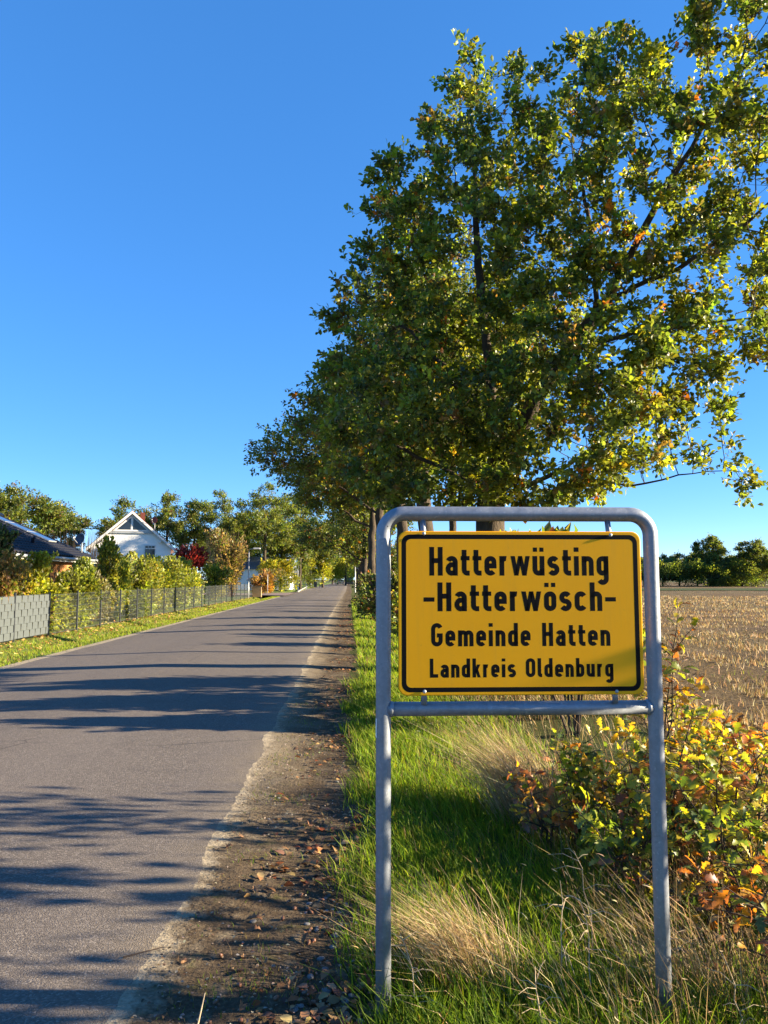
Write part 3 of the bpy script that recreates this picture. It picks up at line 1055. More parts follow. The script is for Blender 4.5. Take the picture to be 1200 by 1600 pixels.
# lettering, one mesh per character; line = (text, left, right, baseline, cap height) in board widths
S_ = 0.972 / 953.0
lines = [('Hatterwüsting', 243, 946, 295, 111, 1.5, 2.45), ('-Hatterwösch-', 220, 972, 432, 111, 1.5, 2.45),
         ('Gemeinde Hatten', 249, 946, 566, 89, 1.7, 2.5), ('Landkreis Oldenburg', 243, 955, 684, 72, 1.75, 2.6)]
letter_cache = {}
for text, xl, xr, yb, cap, gap, weight in lines:
    tot = 0.0
    adv = []
    for ch in text:
        if ch == ' ': adv.append((None, 5.6 - gap)); tot += 5.6
        else:
            q, w = glyph(ch, weight)
            adv.append((q, w))
            tot += w + gap
    tot -= gap
    sx = (xr - xl) * S_ / tot
    sz = cap * S_ / 14.0
    x = -BW + (xl - 122) * S_
    zb = BZ + (752 - yb) * S_
    for q, w in adv:
        if q is not None:
            mb = MB()
            for k, quad in enumerate(q):
                mb.add([(p[0] * sx, 0.0, p[1] * sz) for p in quad], [(0, 1, 2, 3)])
            me = mb.mesh('letter', M['black'])
            bm = bmesh.new()
            bm.from_mesh(me)
            bmesh.ops.remove_doubles(bm, verts=bm.verts, dist=1e-5)
            bm.to_mesh(me)
            bm.free()
            link('letter', me, bo, (x, YF - 0.00009, zb))
        x += (w + gap) * sx
for bx_, bz_ in ((222, 132), (957, 136), (222, 736), (966, 740)):
    x, z = -BW + (bx_ - 122) * S_, BZ + (752 - bz_) * S_
    b_ = MB()
    b_.lathe([(0.0, 0.0045), (0.004, 0.004), (0.0065, 0.002), (0.0072, 0.0)], 14, Matrix.Translation((x, YF - 0.001, z)) @ Matrix.Rotation(R(90), 4, 'X'))
    b_.build('bolt', M['lamp_grey'], bo, smooth=True)
    up = bz_ < 400
    t_ = MB()
    z0, z1 = (BZ + BH - 0.05, ZT - TR * 0.8) if up else (ZB + TR * 0.7, BZ + 0.05)
    t_.tube([(x, BY + 0.016, z0), (x, BY + 0.018, (z0 + z1) / 2), (x, -0.004, z1)], 0.0115, 12)
    t_.build('bracket', M['galv'], sign, smooth=True)


# ------------------------------------------------------------------ oak saplings in the hedge beside the sign (leaf by leaf)
LEAF_SETS = {}
PIG = {'lime': (0.23, 0.265, 0.03), 'yellow': (0.46, 0.37, 0.03), 'gold': (0.52, 0.29, 0.025), 'orange': (0.46, 0.16, 0.025), 'rust': (0.26, 0.085, 0.03),
       'green': (0.11, 0.165, 0.03), 'dark': (0.06, 0.10, 0.024), 'brown': (0.15, 0.085, 0.045), 'half': (0.34, 0.30, 0.03)}
for nm, c in PIG.items():
    for v in range(3):
        V0, T0 = OAK_FINE
        V = V0.copy()
        rr_ = np.random.default_rng(hash(nm) % 1000 + v if False else len(LEAF_SETS) + 40)
        bend = rr_.uniform(-0.25, 0.35)
        V[:, 2] += -bend * V[:, 0] ** 2 + 0.35 * rr_.uniform(-1, 1) * V[:, 1] * V[:, 0]
        V[:, 1] *= rr_.uniform(0.85, 1.15)
        V[:, 1] += 0.06 * rr_.uniform(-1, 1) * np.sin(V[:, 0] * 3.0)
        cc = np.tile(np.array(c), (len(V), 1)) * (1 + rr_.normal(0, 0.10, (len(V), 1)))
        if nm in ('half', 'gold', 'orange'):      # browning lobe tips
            e = np.clip(np.abs(V0[:, 1]) / 0.29 * rr_.uniform(0.4, 1.0), 0, 1)[:, None]
            cc = cc * (1 - 0.6 * e) + np.array(PIG['rust']) * 0.6 * e
        LEAF_SETS[(nm, v)] = tri_mesh('oak_leaf_%s' % nm, V, T0, M['leaf'], np.clip(cc, 0.01, 0.9), smooth=True)


def sapling(label, seed, base, h, spread, n_stems, n_leaves, mix, lean=(0, 0), size=0.088, low=0.25):
    r = np.random.default_rng(seed)
    x, y = base
    t = empty('oak_sapling', (x, y, gz1(x, y) - 0.02))
    tag(t, label, 'sapling', 'oak saplings in the hedge beside the sign')
    tw = []
    mb = MB()
    for k in range(n_stems):
        a = r.uniform(0, 6.28)
        tip = np.array((math.cos(a) * spread * r.uniform(0.3, 1) + lean[0], math.sin(a) * spread * r.uniform(0.3, 1) + lean[1], h * r.uniform(0.6, 1.0)))
        pts = [np.array((0.03 * math.cos(a), 0.03 * math.sin(a), 0))]
        for q in (0.33, 0.66, 1.0):
            pts.append(tip * np.array((q ** 1.3, q ** 1.3, q)) + r.normal(0, 0.035, 3))
        mb.tube(pts, [0.009, 0.007, 0.005, 0.002], 5, caps=False)
        for j in range(6):
            q = r.uniform(low, 1.0)
            i = min(2, int(q * 3))
            p = pts[i] + (pts[i + 1] - pts[i]) * (q * 3 - i)
            d = norm(np.array((r.normal(), r.normal(), 0.35 + 0.3 * r.random())))
            e = p + d * r.uniform(0.12, 0.3) * (0.6 + 0.4 * h)
            mb.tube([p, (p + e) / 2 + r.normal(0, 0.012, 3), e], [0.0035, 0.0028, 0.0015], 4, caps=False)
            tw.append((p, e))
        tw.append((pts[2], pts[3]))
        tw.append((pts[2], pts[3]))
    mb.build('stem', M['twig'], t, smooth=True)
    names, wts = list(mix.keys()), np.array(list(mix.values()), float)
    twc = r.choice(len(names), len(tw), p=wts / wts.sum())
    for k in range(n_leaves):
        j = r.integers(len(tw))
        p, e = tw[j]
        q = 1 - 0.75 * r.random() ** 1.6
        o = p + (e - p) * q
        ax = norm(e - p)
        D = norm(np.cross(ax, r.normal(size=3)) * (1.1 - 0.4 * q) + ax * 0.6 * q + np.array((0, 0, -0.12)))
        N = norm(np.array((0.1, -0.1, 0.8)) + r.normal(0, 0.55, 3))
        Yv = norm(np.cross(N, D))
        Z = np.cross(D, Yv)
        s = size * r.uniform(0.6, 1.25)
        nm = names[twc[j]] if r.random() < 0.7 else names[r.choice(len(names), p=wts / wts.sum())]
        ob = bpy.data.objects.new('leaf', LEAF_SETS[(nm, int(r.integers(3)))])
        ob.parent = t
        ob.matrix_basis = Matrix(((D[0] * s, Yv[0] * s, Z[0] * s, o[0]), (D[1] * s, Yv[1] * s, Z[1] * s, o[1]), (D[2] * s, Yv[2] * s, Z[2] * s, o[2]), (0, 0, 0, 1)))
        COL.objects.link(ob)
    return t


mix_y = {'lime': 32, 'yellow': 24, 'green': 20, 'dark': 6, 'half': 11, 'gold': 10, 'orange': 8, 'rust': 4}
mix_o = {'orange': 26, 'rust': 18, 'gold': 16, 'yellow': 12, 'brown': 14, 'lime': 8, 'dark': 4}
mix_g = {'green': 34, 'dark': 20, 'lime': 22, 'half': 8, 'yellow': 8, 'rust': 4}
sapling('bright yellow-green oak sapling just right of the sign\'s right post', 101, (1.95, 4.75), 0.98, 0.42, 9, 300, mix_y)
sapling('yellow oak sapling at the right edge, against the stubble field', 102, (2.45, 5.25), 0.95, 0.42, 9, 300, mix_y)
sapling('yellow and green oak sapling under the right end of the crossbar', 103, (1.55, 5.3), 0.66, 0.32, 8, 290, {**mix_y, 'orange': 10, 'rust': 6})
sapling('rusty orange low oak sapling at the foot of the straw fan', 104, (1.28, 5.05), 0.5, 0.28, 5, 110, mix_o, low=0.5)
sapling('dark green leafy oak sapling low at the right edge of the picture', 105, (2.05, 4.05), 0.72, 0.36, 6, 200, mix_g)
sapling('sparse orange oak sapling in the bottom right corner', 106, (1.72, 3.05), 0.5, 0.26, 4, 46, {**mix_o, 'green': 12, 'lime': 12}, size=0.085, low=0.45)
sapling('tall single oak shoot with red and yellow tip beside the sign', 107, (1.98, 5.0), 1.48, 0.12, 3, 130, {'gold': 20, 'yellow': 22, 'lime': 22, 'rust': 10, 'orange': 14}, lean=(0.16, 0.1), low=0.72, size=0.082)
sapling('orange and red oak sapling farthest right in front of the field', 108, (2.85, 5.45), 0.8, 0.4, 6, 170, {**mix_o, 'yellow': 24})
sapling('yellow oak sapling right behind the lower right corner of the board', 109, (2.0, 5.35), 0.72, 0.4, 8, 290, {**mix_y, 'gold': 14, 'orange': 8})
sapling('broad yellow-green oak sapling in the middle of the right-hand hedge', 110, (2.25, 4.55), 0.85, 0.45, 8, 290, {**mix_y, 'gold': 10})
sapling('low green and yellow oak sapling around the right post at knee height', 111, (1.62, 4.35), 0.6, 0.36, 8, 280, {**mix_g, 'yellow': 20, 'lime': 30})
sapling('yellow oak sapling with rusty tips in front of the stubble, right edge', 112, (2.7, 5.0), 0.85, 0.42, 8, 290, {**mix_y, 'rust': 12, 'orange': 12})
sapling('sparse rusty oak sapling at the very bottom of the right edge', 114, (1.95, 3.3), 0.55, 0.3, 5, 70, {**mix_o, 'green': 16, 'dark': 10}, low=0.3)
sapling('low rusty oak sapling under the bright yellow-green one', 113, (1.8, 3.75), 0.45, 0.34, 6, 150, {**mix_o, 'dark': 20, 'green': 16})

# denser oak scrub behind the board
scrub_pal = ([GREEN_D, GREEN, GREEN_L, LIME, GOLD, RUST], [14, 26, 24, 14, 8, 6])
HG = 'oak scrub along the field edge'
for k, (x, y, rd, h, n_, lab) in enumerate([
        (2.5, 8.6, 0.65, 2.0, 1700, 'nearest green oak scrub behind the middle of the board'),
        (2.6, 10.1, 0.8, 2.2, 2200, 'tallest oak scrub behind the board, before the big oak'),
        (2.7, 11.7, 0.85, 2.2, 2200, 'oak scrub at the foot of the biggest oak'),
        (2.2, 19.0, 0.75, 1.5, 1500, 'oak scrub behind the left half of the board'),
        (1.7, 22.0, 0.7, 1.6, 1500, 'olive oak scrub just right of the left sign post'),
        (1.45, 27.0, 0.85, 1.9, 1800, 'olive green bush by the verge just left of the left sign post'),
        (1.1, 32.0, 0.8, 1.8, 1600, 'reddish brown bush beside the road left of the sign'),
        (1.2, 38.0, 0.9, 1.8, 1500, 'bush behind the reddish brown one along the verge'),
        (1.25, 46.0, 1.0, 1.9, 1300, 'bush at the foot of the forked oak trunk'),
        (1.4, 58.0, 1.1, 2.0, 1200, 'farthest bush on the right verge')]):
    pal_ = scrub_pal if k < 5 else ([GREEN_D, OLIVE, GREEN, BROWN, RUST], [14, 26, 22, 12, 8 if k == 6 else 1])
    make_shrub('oak_scrub', lab, 130 + k, (x, y, gz1(x, y)), rd, h, pal_, n_, 0.16, HG, OAK_LOW if y < 8 else LEAFLET, low=0.42 if k < 3 else 0.16)


# young oaks just beyond the right picture edge; their shadows streak across the road
for k, (x, y, rd, h, n_, lab) in enumerate([
        (4.35, 5.1, 1.0, 2.5, 230, 'broader young oak standing just beyond the right picture edge'),
        (4.5, 3.75, 0.5, 2.35, 150, 'slim young oak beyond the right picture edge, nearer than the broad one'),
        (4.4, 2.9, 0.4, 2.2, 150, 'smallest young oak beyond the right picture edge, beside the viewer')]):
    make_shrub('oak_scrub', lab, 160 + k, (x, y, gz1(x, y)), rd, h, scrub_pal, n_, 0.13, HG, OAK_LOW, low=0.66, stems=3)


# ------------------------------------------------------------------ grass, straw, stubble
def blades(r, base, h, w, lean, curve, C):
    """Bent tapering blades, three triangles each."""
    n = len(base)
    a = r.uniform(0, 2 * math.pi, n)
    side = np.stack([np.cos(a), np.sin(a), np.zeros(n)], -1) * (w / 2)[:, None]
    up = np.zeros((n, 3))
    up[:, 2] = h
    mid = base + up * 0.55 + lean * 0.35
    tip = base + up * (1.0 - 0.12 * curve[:, None]) + lean
    V = np.stack([base - side, base + side, mid - side * 0.75, mid + side * 0.75, tip], 1)
    T0 = np.array([(0, 1, 3), (0, 3, 2), (2, 3, 4)])
    T = T0[None] + (np.arange(n) * 5)[:, None, None]
    return V.reshape(-1, 3), T.reshape(-1, 3), np.repeat(C, 5, 0)


def grass_field(name, label, seed, n, xf, yf, h, w, lean, pal, mat, dens=None, cat='grass', hn=0.35):
    r = np.random.default_rng(seed)
    x, y = xf(r, n), yf(r, n)
    if callable(x): x = x(y)
    if dens is not None:
        k = r.random(n) < dens(x, y)
        x, y = x[k], y[k]
    n = len(x)
    base = np.stack([x, y, gz(x, y) - 0.01], -1)
    hh = h * np.clip(1 + r.normal(0, hn, n), 0.3, 2.2)
    if callable(w): ww = w(y) * r.uniform(0.7, 1.3, n)
    else: ww = w * r.uniform(0.7, 1.3, n)
    ln = np.stack([r.normal(lean[0], 0.35, n), r.normal(lean[1], 0.35, n), np.zeros(n)], -1) * hh[:, None]
    C = palette(pal[0], pal[1], n, r, 0.2)
    V, T, C = blades(r, base, hh, ww, ln, r.random(n), C)
    o = link(name, tri_mesh(name, V, T, mat, C))
    return tag(o, label, cat, kind='stuff')


GB, GB2, GB3, STRAW, STRAW2, STRAW3 = (0.15, 0.225, 0.02), (0.085, 0.145, 0.016), (0.25, 0.305, 0.03), (0.40, 0.29, 0.14), (0.28, 0.195, 0.095), (0.50, 0.40, 0.23)
near_w = lambda y: 0.0045 + 0.0009 * np.maximum(y - 3, 0)
grass_field('verge_grass', 'green verge grass growing around and behind the sign posts', 201, 90000,
            lambda r, n: -0.22 + 2.24 * r.random(n) ** 1.1, lambda r, n: 1.7 + 10.5 * r.random(n) ** 1.5, 0.125, near_w, (-0.25, -0.05),
            ([GB, GB2, GB3, STRAW2], [40, 30, 22, 6]), M['grass'],
            lambda x, y: np.clip(1.05 - np.clip(x - 1.15 - 0.04 * y, 0, 1) * 1.6, 0.05, 1) * np.clip((x + 0.06 - 0.30 * vnoise(x, y, 4, 31)) / 0.3, 0, 1) * np.clip(0.75 + 0.8 * vnoise(x, y, 5.5, 30), 0.12, 1))
grass_field('verge_grass', 'far stretch of grassy verge along the road beyond the sign', 202, 30000,
            lambda r, n: 0.2 + 1.8 * r.random(n), lambda r, n: 12 + 50 * r.random(n) ** 1.5, 0.11, lambda y: 0.008 + 0.0006 * y, (-0.2, 0),
            ([GB, GB2, GB3, STRAW2], [36, 24, 26, 10]), M['grass'], lambda x, y: np.clip(0.7 + 0.6 * vnoise(x, y, 2.5, 33), 0.1, 1))
grass_field('foreground_grass', 'lush dark green grass at the foot of the posts', 203, 16000,
            lambda r, n: 0.0 + 1.75 * r.random(n), lambda r, n: 1.75 + 1.6 * r.random(n), 0.135, 0.0055, (-0.2, -0.1),
            ([GB, GB2, (0.035, 0.075, 0.014)], [34, 40, 20]), M['grass'],
            lambda x, y: np.clip((x - 0.0 - 0.15 * vnoise(x, y, 5, 35)) / 0.2, 0, 1) * np.clip(1.5 - np.abs(y - 2.6), 0, 1))
grass_field('thicket_straw', 'tangled dry grass between the saplings at the field edge', 204, 26000,
            lambda r, n: 1.15 + 2.6 * r.random(n), lambda r, n: 2.2 + 11 * r.random(n) ** 1.4, 0.24, lambda y: 0.0032 + 0.0009 * np.maximum(y - 3, 0), (-0.35, -0.1),
            ([STRAW, STRAW2, STRAW3, GB2, (0.14, 0.095, 0.06)], [24, 30, 8, 14, 24]), M['straw'],
            lambda x, y: np.clip((x - 1.05 - 0.05 * y + 0.3) / 0.5, 0, 1) * np.clip(0.6 + 0.9 * vnoise(x, y, 4.0, 36), 0.05, 1) * np.where((y > 5.7) & (y < 9.5), 0.15, 1), hn=0.5)
grass_field('lawn_grass', 'sunlit short grass between fence and road on the left', 205, 46000,
            lambda r, n: -9.3 + 2.6 * r.random(n), lambda r, n: 12 + 70 * r.random(n) ** 1.5, 0.075, lambda y: 0.008 + 0.0005 * y, (-0.2, 0),
            ([GB, GB3, (0.22, 0.25, 0.04), STRAW2], [26, 34, 22, 12]), M['grass'], lambda x, y: np.clip(0.75 + 0.5 * vnoise(x, y, 2.0, 37), 0.1, 1))
grass_field('shoulder_weeds', 'thin weeds and moss sprouting from the bare shoulder', 206, 12000,
            lambda r, n: -0.72 + 0.9 * r.random(n), lambda r, n: 2.2 + 9 * r.random(n) ** 1.5, 0.032, 0.0042, (-0.1, 0),
            ([GB, GB2, (0.17, 0.19, 0.04), STRAW2], [26, 22, 24, 26]), M['grass'], lambda x, y: np.clip(-0.1 + 2.0 * vnoise(x, y, 5.0, 38), 0.03, 0.9))
# maize stubble: rows of cut stalks and trampled leaf litter
grass_field('maize_stubble', 'cut maize stalks and chaff covering the harvested field', 207, 120000,
            lambda r, n: (lambda y, u=r.random(n): np.maximum(3.4, 0.2 * y) + u * (0.75 * y + 5 - np.maximum(3.4, 0.2 * y))), lambda r, n: 5 + 70 * r.random(n) ** 1.5, 0.10, lambda y: 0.007 + 0.0008 * y, (0.0, 0.0),
            ([STRAW, STRAW2, STRAW3, (0.2, 0.14, 0.08), (0.11, 0.075, 0.045)], [32, 26, 24, 14, 14]), M['straw'],
            lambda x, y: np.clip(0.45 + 1.2 * vnoise(x, y * 0.35, 2.2, 39), 0.04, 1) * (0.45 + 0.55 * (np.abs(((x + 0.03 * y) / 0.75) % 1 - 0.5) < 0.25)), hn=0.45)
grass_field('field_weeds', 'low green weeds scattered over the near edge of the field', 208, 7000,
            lambda r, n: 3.2 + 5 * r.random(n) ** 1.3, lambda r, n: 4 + 12 * r.random(n), 0.07, 0.012, (0.0, 0.0),
            ([GB2, OLIVE, GREEN_L], [20, 26, 14]), M['grass'], lambda x, y: np.clip(-0.1 + 1.5 * vnoise(x, y, 1.6, 40), 0.0, 1))


def flakes(name, label, seed, n, xf, yf, size, pal, mat, dens=None, cat='litter', tmpl=OAK_LOW, lift=0.012):
    r = np.random.default_rng(seed)
    x, y = xf(r, n), yf(r, n)
    if dens is not None:
        k = r.random(n) < dens(x, y)
        x, y = x[k], y[k]
    n = len(x)
    O = np.stack([x, y, gz(x, y) + lift * r.random(n) + 0.006], -1)
    a = r.uniform(0, 6.28, n)
    D = np.stack([np.cos(a), np.sin(a), r.normal(0, 0.2, n)], -1)
    N = norm(np.array((0, 0, 1.0)) + r.normal(0, 0.35, (n, 3)))
    V, T, C = leaf_batch(tmpl, O, D, N, size * r.uniform(0.5, 1.3, n), palette(pal[0], pal[1], n, r, 0.25))
    return tag(link(name, tri_mesh(name, V, T, mat, C)), label, cat, kind='stuff')


litter_pal = ([(0.19, 0.105, 0.05), RUST, (0.27, 0.15, 0.065), (0.36, 0.22, 0.10), (0.11, 0.065, 0.04)], [30, 14, 26, 18, 18])
flakes('leaf_litter', 'brown fallen oak leaves along the edge of the shoulder', 221, 16000, lambda r, n: -0.5 + 1.1 * r.random(n), lambda r, n: 2.0 + 40 * r.random(n) ** 1.7, 0.058,
       litter_pal, M['litter'], lambda x, y: np.clip(0.25 + 1.3 * vnoise(x, y, 3.0, 41), 0.02, 0.9) * np.clip(1.15 - np.abs(x - 0.02) / 0.5, 0.03, 1))
flakes('leaf_litter', 'yellowed leaves lying along the fence on the left lawn', 222, 2600, lambda r, n: -9.5 + 1.0 * r.random(n) ** 1.5, lambda r, n: 20 + 55 * r.random(n), 0.13,
       ([(0.45, 0.33, 0.12), (0.4, 0.22, 0.06), BROWN], [30, 20, 10]), M['litter'])
flakes('field_chaff', 'pale maize husks lying on the harvested field', 223, 22000, lambda r, n: 3.3 + 22 * r.random(n) ** 1.4, lambda r, n: 5 + 36 * r.random(n) ** 1.4, 0.15,
       ([STRAW, STRAW3, STRAW2, BROWN], [24, 20, 24, 14]), M['litter'], lambda x, y: np.clip(0.5 + 1.0 * vnoise(x, y * 0.5, 2.0, 42), 0.05, 1), tmpl=leaf_template([(0, 0), (0.3, 0.08), (0.8, 0.06), (1.0, 0)], 0.2, 0.2), lift=0.04)
flakes('thicket_leaves', 'dead brown leaves caught in the twigs below the saplings', 225, 5200, lambda r, n: 1.35 + 2.0 * r.random(n), lambda r, n: 2.7 + 4.2 * r.random(n), 0.075,
       ([BROWN, RUST, (0.20, 0.11, 0.05), OLIVE, GREEN_D], [30, 14, 24, 14, 12]), M['litter'], lambda x, y: np.clip(0.45 + 1.0 * vnoise(x, y, 3.6, 44), 0.05, 1) * np.clip((x - 1.25) / 0.35, 0, 1), tmpl=OAK_MID, lift=0.32)
flakes('shoulder_gravel', 'small grit and leaf crumbs on the bare shoulder', 224, 9000, lambda r, n: -0.8 + 0.95 * r.random(n), lambda r, n: 2.0 + 10 * r.random(n) ** 1.6, 0.016,
       ([(0.2, 0.16, 0.12), BROWN, (0.3, 0.26, 0.2), (0.06, 0.05, 0.04)], [24, 30, 14, 20]), M['litter'], lambda x, y: np.clip(0.5 + 0.8 * vnoise(x, y, 3.4, 43), 0.08, 1))


# ------------------------------------------------------------------ dry grass clumps and dead stalks
def dry_clump(label, seed, base, n, h, lean, spread, stalk_w=0.0028):
    r = np.random.default_rng(seed)
    x, y = base
    t = empty('dry_grass_clump', (x, y, gz1(x, y)))
    tag(t, label, 'dry grass', 'dry grass clumps on the verge')
    o = np.stack([r.normal(0, spread, n), r.normal(0, spread, n), np.full(n, -0.01)], -1)
    hh = h * np.clip(1 + r.normal(0, 0.3, n), 0.3, 1.6)
    ln = np.stack([lean[0] + r.normal(0, 0.3, n), lean[1] + r.normal(0, 0.25, n), np.zeros(n)], -1) * hh[:, None] + o * 0.5
    C = palette([STRAW, STRAW2, STRAW3, (0.36, 0.26, 0.13)], [30, 18, 26, 16], n, r, 0.15)
    V, T, C = blades(r, o, hh, stalk_w * r.uniform(0.6, 1.6, n), ln, r.random(n) * 2, C)
    tag(link('stalks', tri_mesh('dry_stalks', V, T, M['straw'], C), t), kind='stuff')
    # seed heads
    k = r.choice(n, n // 7, replace=False)
    tip = o[k] + ln[k] + np.stack([0 * k, 0 * k, hh[k] * 0.9], -1)
    V, T, C = leaf_batch(leaf_template([(0, 0), (0.3, 0.05), (0.7, 0.04), (1, 0)], 0.2, 0.4), tip, ln[k] + (0, 0, 0.1), r.normal(size=(len(k), 3)), 0.04 * r.uniform(0.5, 1.2, len(k)), palette([STRAW3, STRAW], [1, 1], len(k), r))
    tag(link('seed_heads', tri_mesh('seed_heads', V, T, M['straw'], C), t), kind='stuff')


dry_clump('low pale dry grass clump beside the foot of the left post', 301, (0.52, 3.35), 850, 0.30, (-0.75, 0.1), 0.10)
dry_clump('large straw-coloured grass fan below the crossbar, leaning left', 302, (1.36, 5.6), 1300, 0.58, (-0.6, 0.45), 0.12, 0.0040)
dry_clump('sparse dry grass in front of the right post', 303, (1.0, 3.0), 170, 0.32, (-0.4, 0.0), 0.17)
dry_clump('dry grass tuft at the right edge between the yellow saplings', 304, (2.55, 4.75), 500, 0.6, (-0.5, 0.1), 0.12, 0.0036)
dry_clump('dry grass tuft low right of the right post', 305, (1.5, 3.3), 420, 0.34, (-0.45, -0.1), 0.16)


def dead_weed(label, seed, base, h):
    r = np.random.default_rng(seed)
    mb = MB()
    lean = r.normal(0, 0.12, 2) - (0.1, 0)
    pts = [np.array((lean[0] * q * h * 1.5, lean[1] * q * h * 1.5, q * h)) + r.normal(0, 0.008, 3) for q in np.linspace(0, 1, 6)]
    mb.tube(pts, [0.003, 0.0028, 0.0025, 0.0022, 0.0018, 0.001], 5)
    for k in range(9):
        q = r.uniform(0.3, 0.98)
        i = min(4, int(q * 5))
        p = pts[i] + (pts[i + 1] - pts[i]) * (q * 5 - i)
        d = norm(np.array((r.normal(), r.normal(), r.uniform(0.1, 0.9))))
        L = r.uniform(0.06, 0.18)
        m_ = p + d * L * 0.5
        e = p + d * L + (0, 0, -0.25 * L)
        mb.tube([p, m_, e], [0.0016, 0.0013, 0.0008], 4)
    x, y = base
    tag(mb.build('dead_weed', M['dead'], None, loc=(x, y, gz1(x, y) - 0.01)), label, 'weed', 'dead weed stalks around the posts')


M['dead'] = plain('dead_stalk', (0.46, 0.37, 0.24), (0.30, 0.23, 0.14), 30, 0.8, 0.2, bump=0.2)
for k, (x, y, h, lab) in enumerate([
        (0.86, 3.25, 0.44, 'branched dead weed stalk midway between the two posts'),
        (0.98, 3.15, 0.42, 'dead weed stalk left of the right post, leaning left'),
        (1.13, 3.6, 0.5, 'tall dead weed stalk just left of the right post'),
        (0.30, 3.0, 0.3, 'short dead weed stalk right of the left post'),
        (1.38, 3.35, 0.46, 'dead weed stalk just right of the right post'),
        (1.5, 2.95, 0.34, 'dead weed stalk in the bottom right corner'),
        (0.72, 2.9, 0.3, 'bent dead weed in the grass at the bottom edge')]):
    dead_weed(lab, 330 + k, (x, y), h)

# small things on the shoulder: fallen leaves, acorns, stones, twigs
rs = np.random.default_rng(77)
dry_sets = []
for k, c in enumerate([(0.22, 0.11, 0.055), (0.14, 0.075, 0.04), (0.30, 0.17, 0.085), (0.19, 0.075, 0.035)]):
    V0, T0 = OAK_FINE
    V = V0.copy()
    V[:, 2] += 0.5 * np.abs(V[:, 1]) * (1 + rs.normal(0, 0.6)) + 0.12 * np.sin(V[:, 0] * 5 + k) - 0.1 * V[:, 0]
    V[:, 1] *= 0.85
    dry_sets.append(tri_mesh('dry_oak_leaf', V, T0, M['litter'], np.tile(np.array(c), (len(V), 1)) * (1 + rs.normal(0, 0.12, (len(V), 1))), smooth=True))


def scatter_zone(n, x0, x1, y0, y1):
    return np.stack([rs.uniform(x0, x1, n), rs.uniform(y0, y1, n)], -1)


for x, y in np.concatenate([scatter_zone(60, -0.25, 0.12, 2.5, 4.4), scatter_zone(26, -0.7, 0.1, 2.4, 5.5), scatter_zone(20, 0.15, 1.2, 3.4, 6.5)]):
    o = link('fallen_oak_leaf', dry_sets[int(rs.integers(4))], None, (x, y, gz1(x, y) + 0.012), (rs.normal(0, 0.3), rs.normal(0, 0.3), rs.uniform(0, 6.28)), [0.07 * rs.uniform(0.65, 1.25)] * 3)
    tag(o, 'curled brown oak leaf lying on the ground beside the left post', 'fallen leaf', 'brown oak leaves fallen around the left post')
M['acorn'] = plain('acorn_shell', (0.23, 0.105, 0.055), (0.15, 0.065, 0.035), 40, 0.4, 0.4, bump=0.05)
M['acorn_cap'] = plain('acorn_cap', (0.12, 0.085, 0.055), (0.07, 0.05, 0.03), 200, 0.9, 0.1, bump=0.6)
ac = MB()
ac.lathe([(0.0, 0.0), (0.0055, 0.001), (0.0075, 0.006), (0.0078, 0.012), (0.006, 0.019), (0.0025, 0.0225), (0.0006, 0.0245), (0.0, 0.025)], 10)
ac_me = ac.mesh('acorn', M['acorn'], True)
cp_ = MB()
cp_.lathe([(0.0, -0.003), (0.004, -0.0025), (0.0078, 0.001), (0.0084, 0.005), (0.0078, 0.0075)], 10)
cp_me = cp_.mesh('acorn_cap', M['acorn_cap'], True)
for x, y in np.concatenate([scatter_zone(46, -0.3, 0.1, 2.6, 4.2), scatter_zone(20, -0.65, 0.0, 2.3, 4.2)]):
    o = link('acorn', ac_me, None, (x, y, gz1(x, y) + 0.007), (R(90) + rs.normal(0, 0.25), 0, rs.uniform(0, 6.28)), [rs.uniform(0.9, 1.25)] * 3)
    tag(o, 'brown acorn lying on the dark soil left of the left post', 'acorn', 'acorns scattered on the shoulder')
    if rs.random() < 0.35: link('cap', cp_me, o)
M['stone'] = plain('grey_pebble', (0.22, 0.21, 0.2), (0.1, 0.1, 0.105), 25, 0.8, 0.3, bump=0.4)
for k in range(4):
    bm = bmesh.new()
    bmesh.ops.create_icosphere(bm, subdivisions=2, radius=1.0)
    for v in bm.verts:
        v.co *= 1 + 0.16 * float(vnoise(v.co.x * 2 + k * 3, v.co.y * 2 + v.co.z, 1.7, 60 + k))
        v.co.z *= 0.6
    me = bpy.data.meshes.new('pebble')
    bm.to_mesh(me)
    bm.free()
    me.materials.append(M['stone'])
    for x, y in np.concatenate([scatter_zone(7, -0.22, 0.05, 3.0, 4.2), scatter_zone(4, -0.7, 0.0, 2.4, 6.5)]):
        s = rs.uniform(0.007, 0.017)
        o = link('pebble', me, None, (x, y, gz1(x, y) + s * 0.3), (0, 0, rs.uniform(0, 6.28)), (s * 1.3, s, s))
        tag(o, 'small grey pebble among the acorns on the shoulder', 'pebble', 'pebbles on the shoulder')
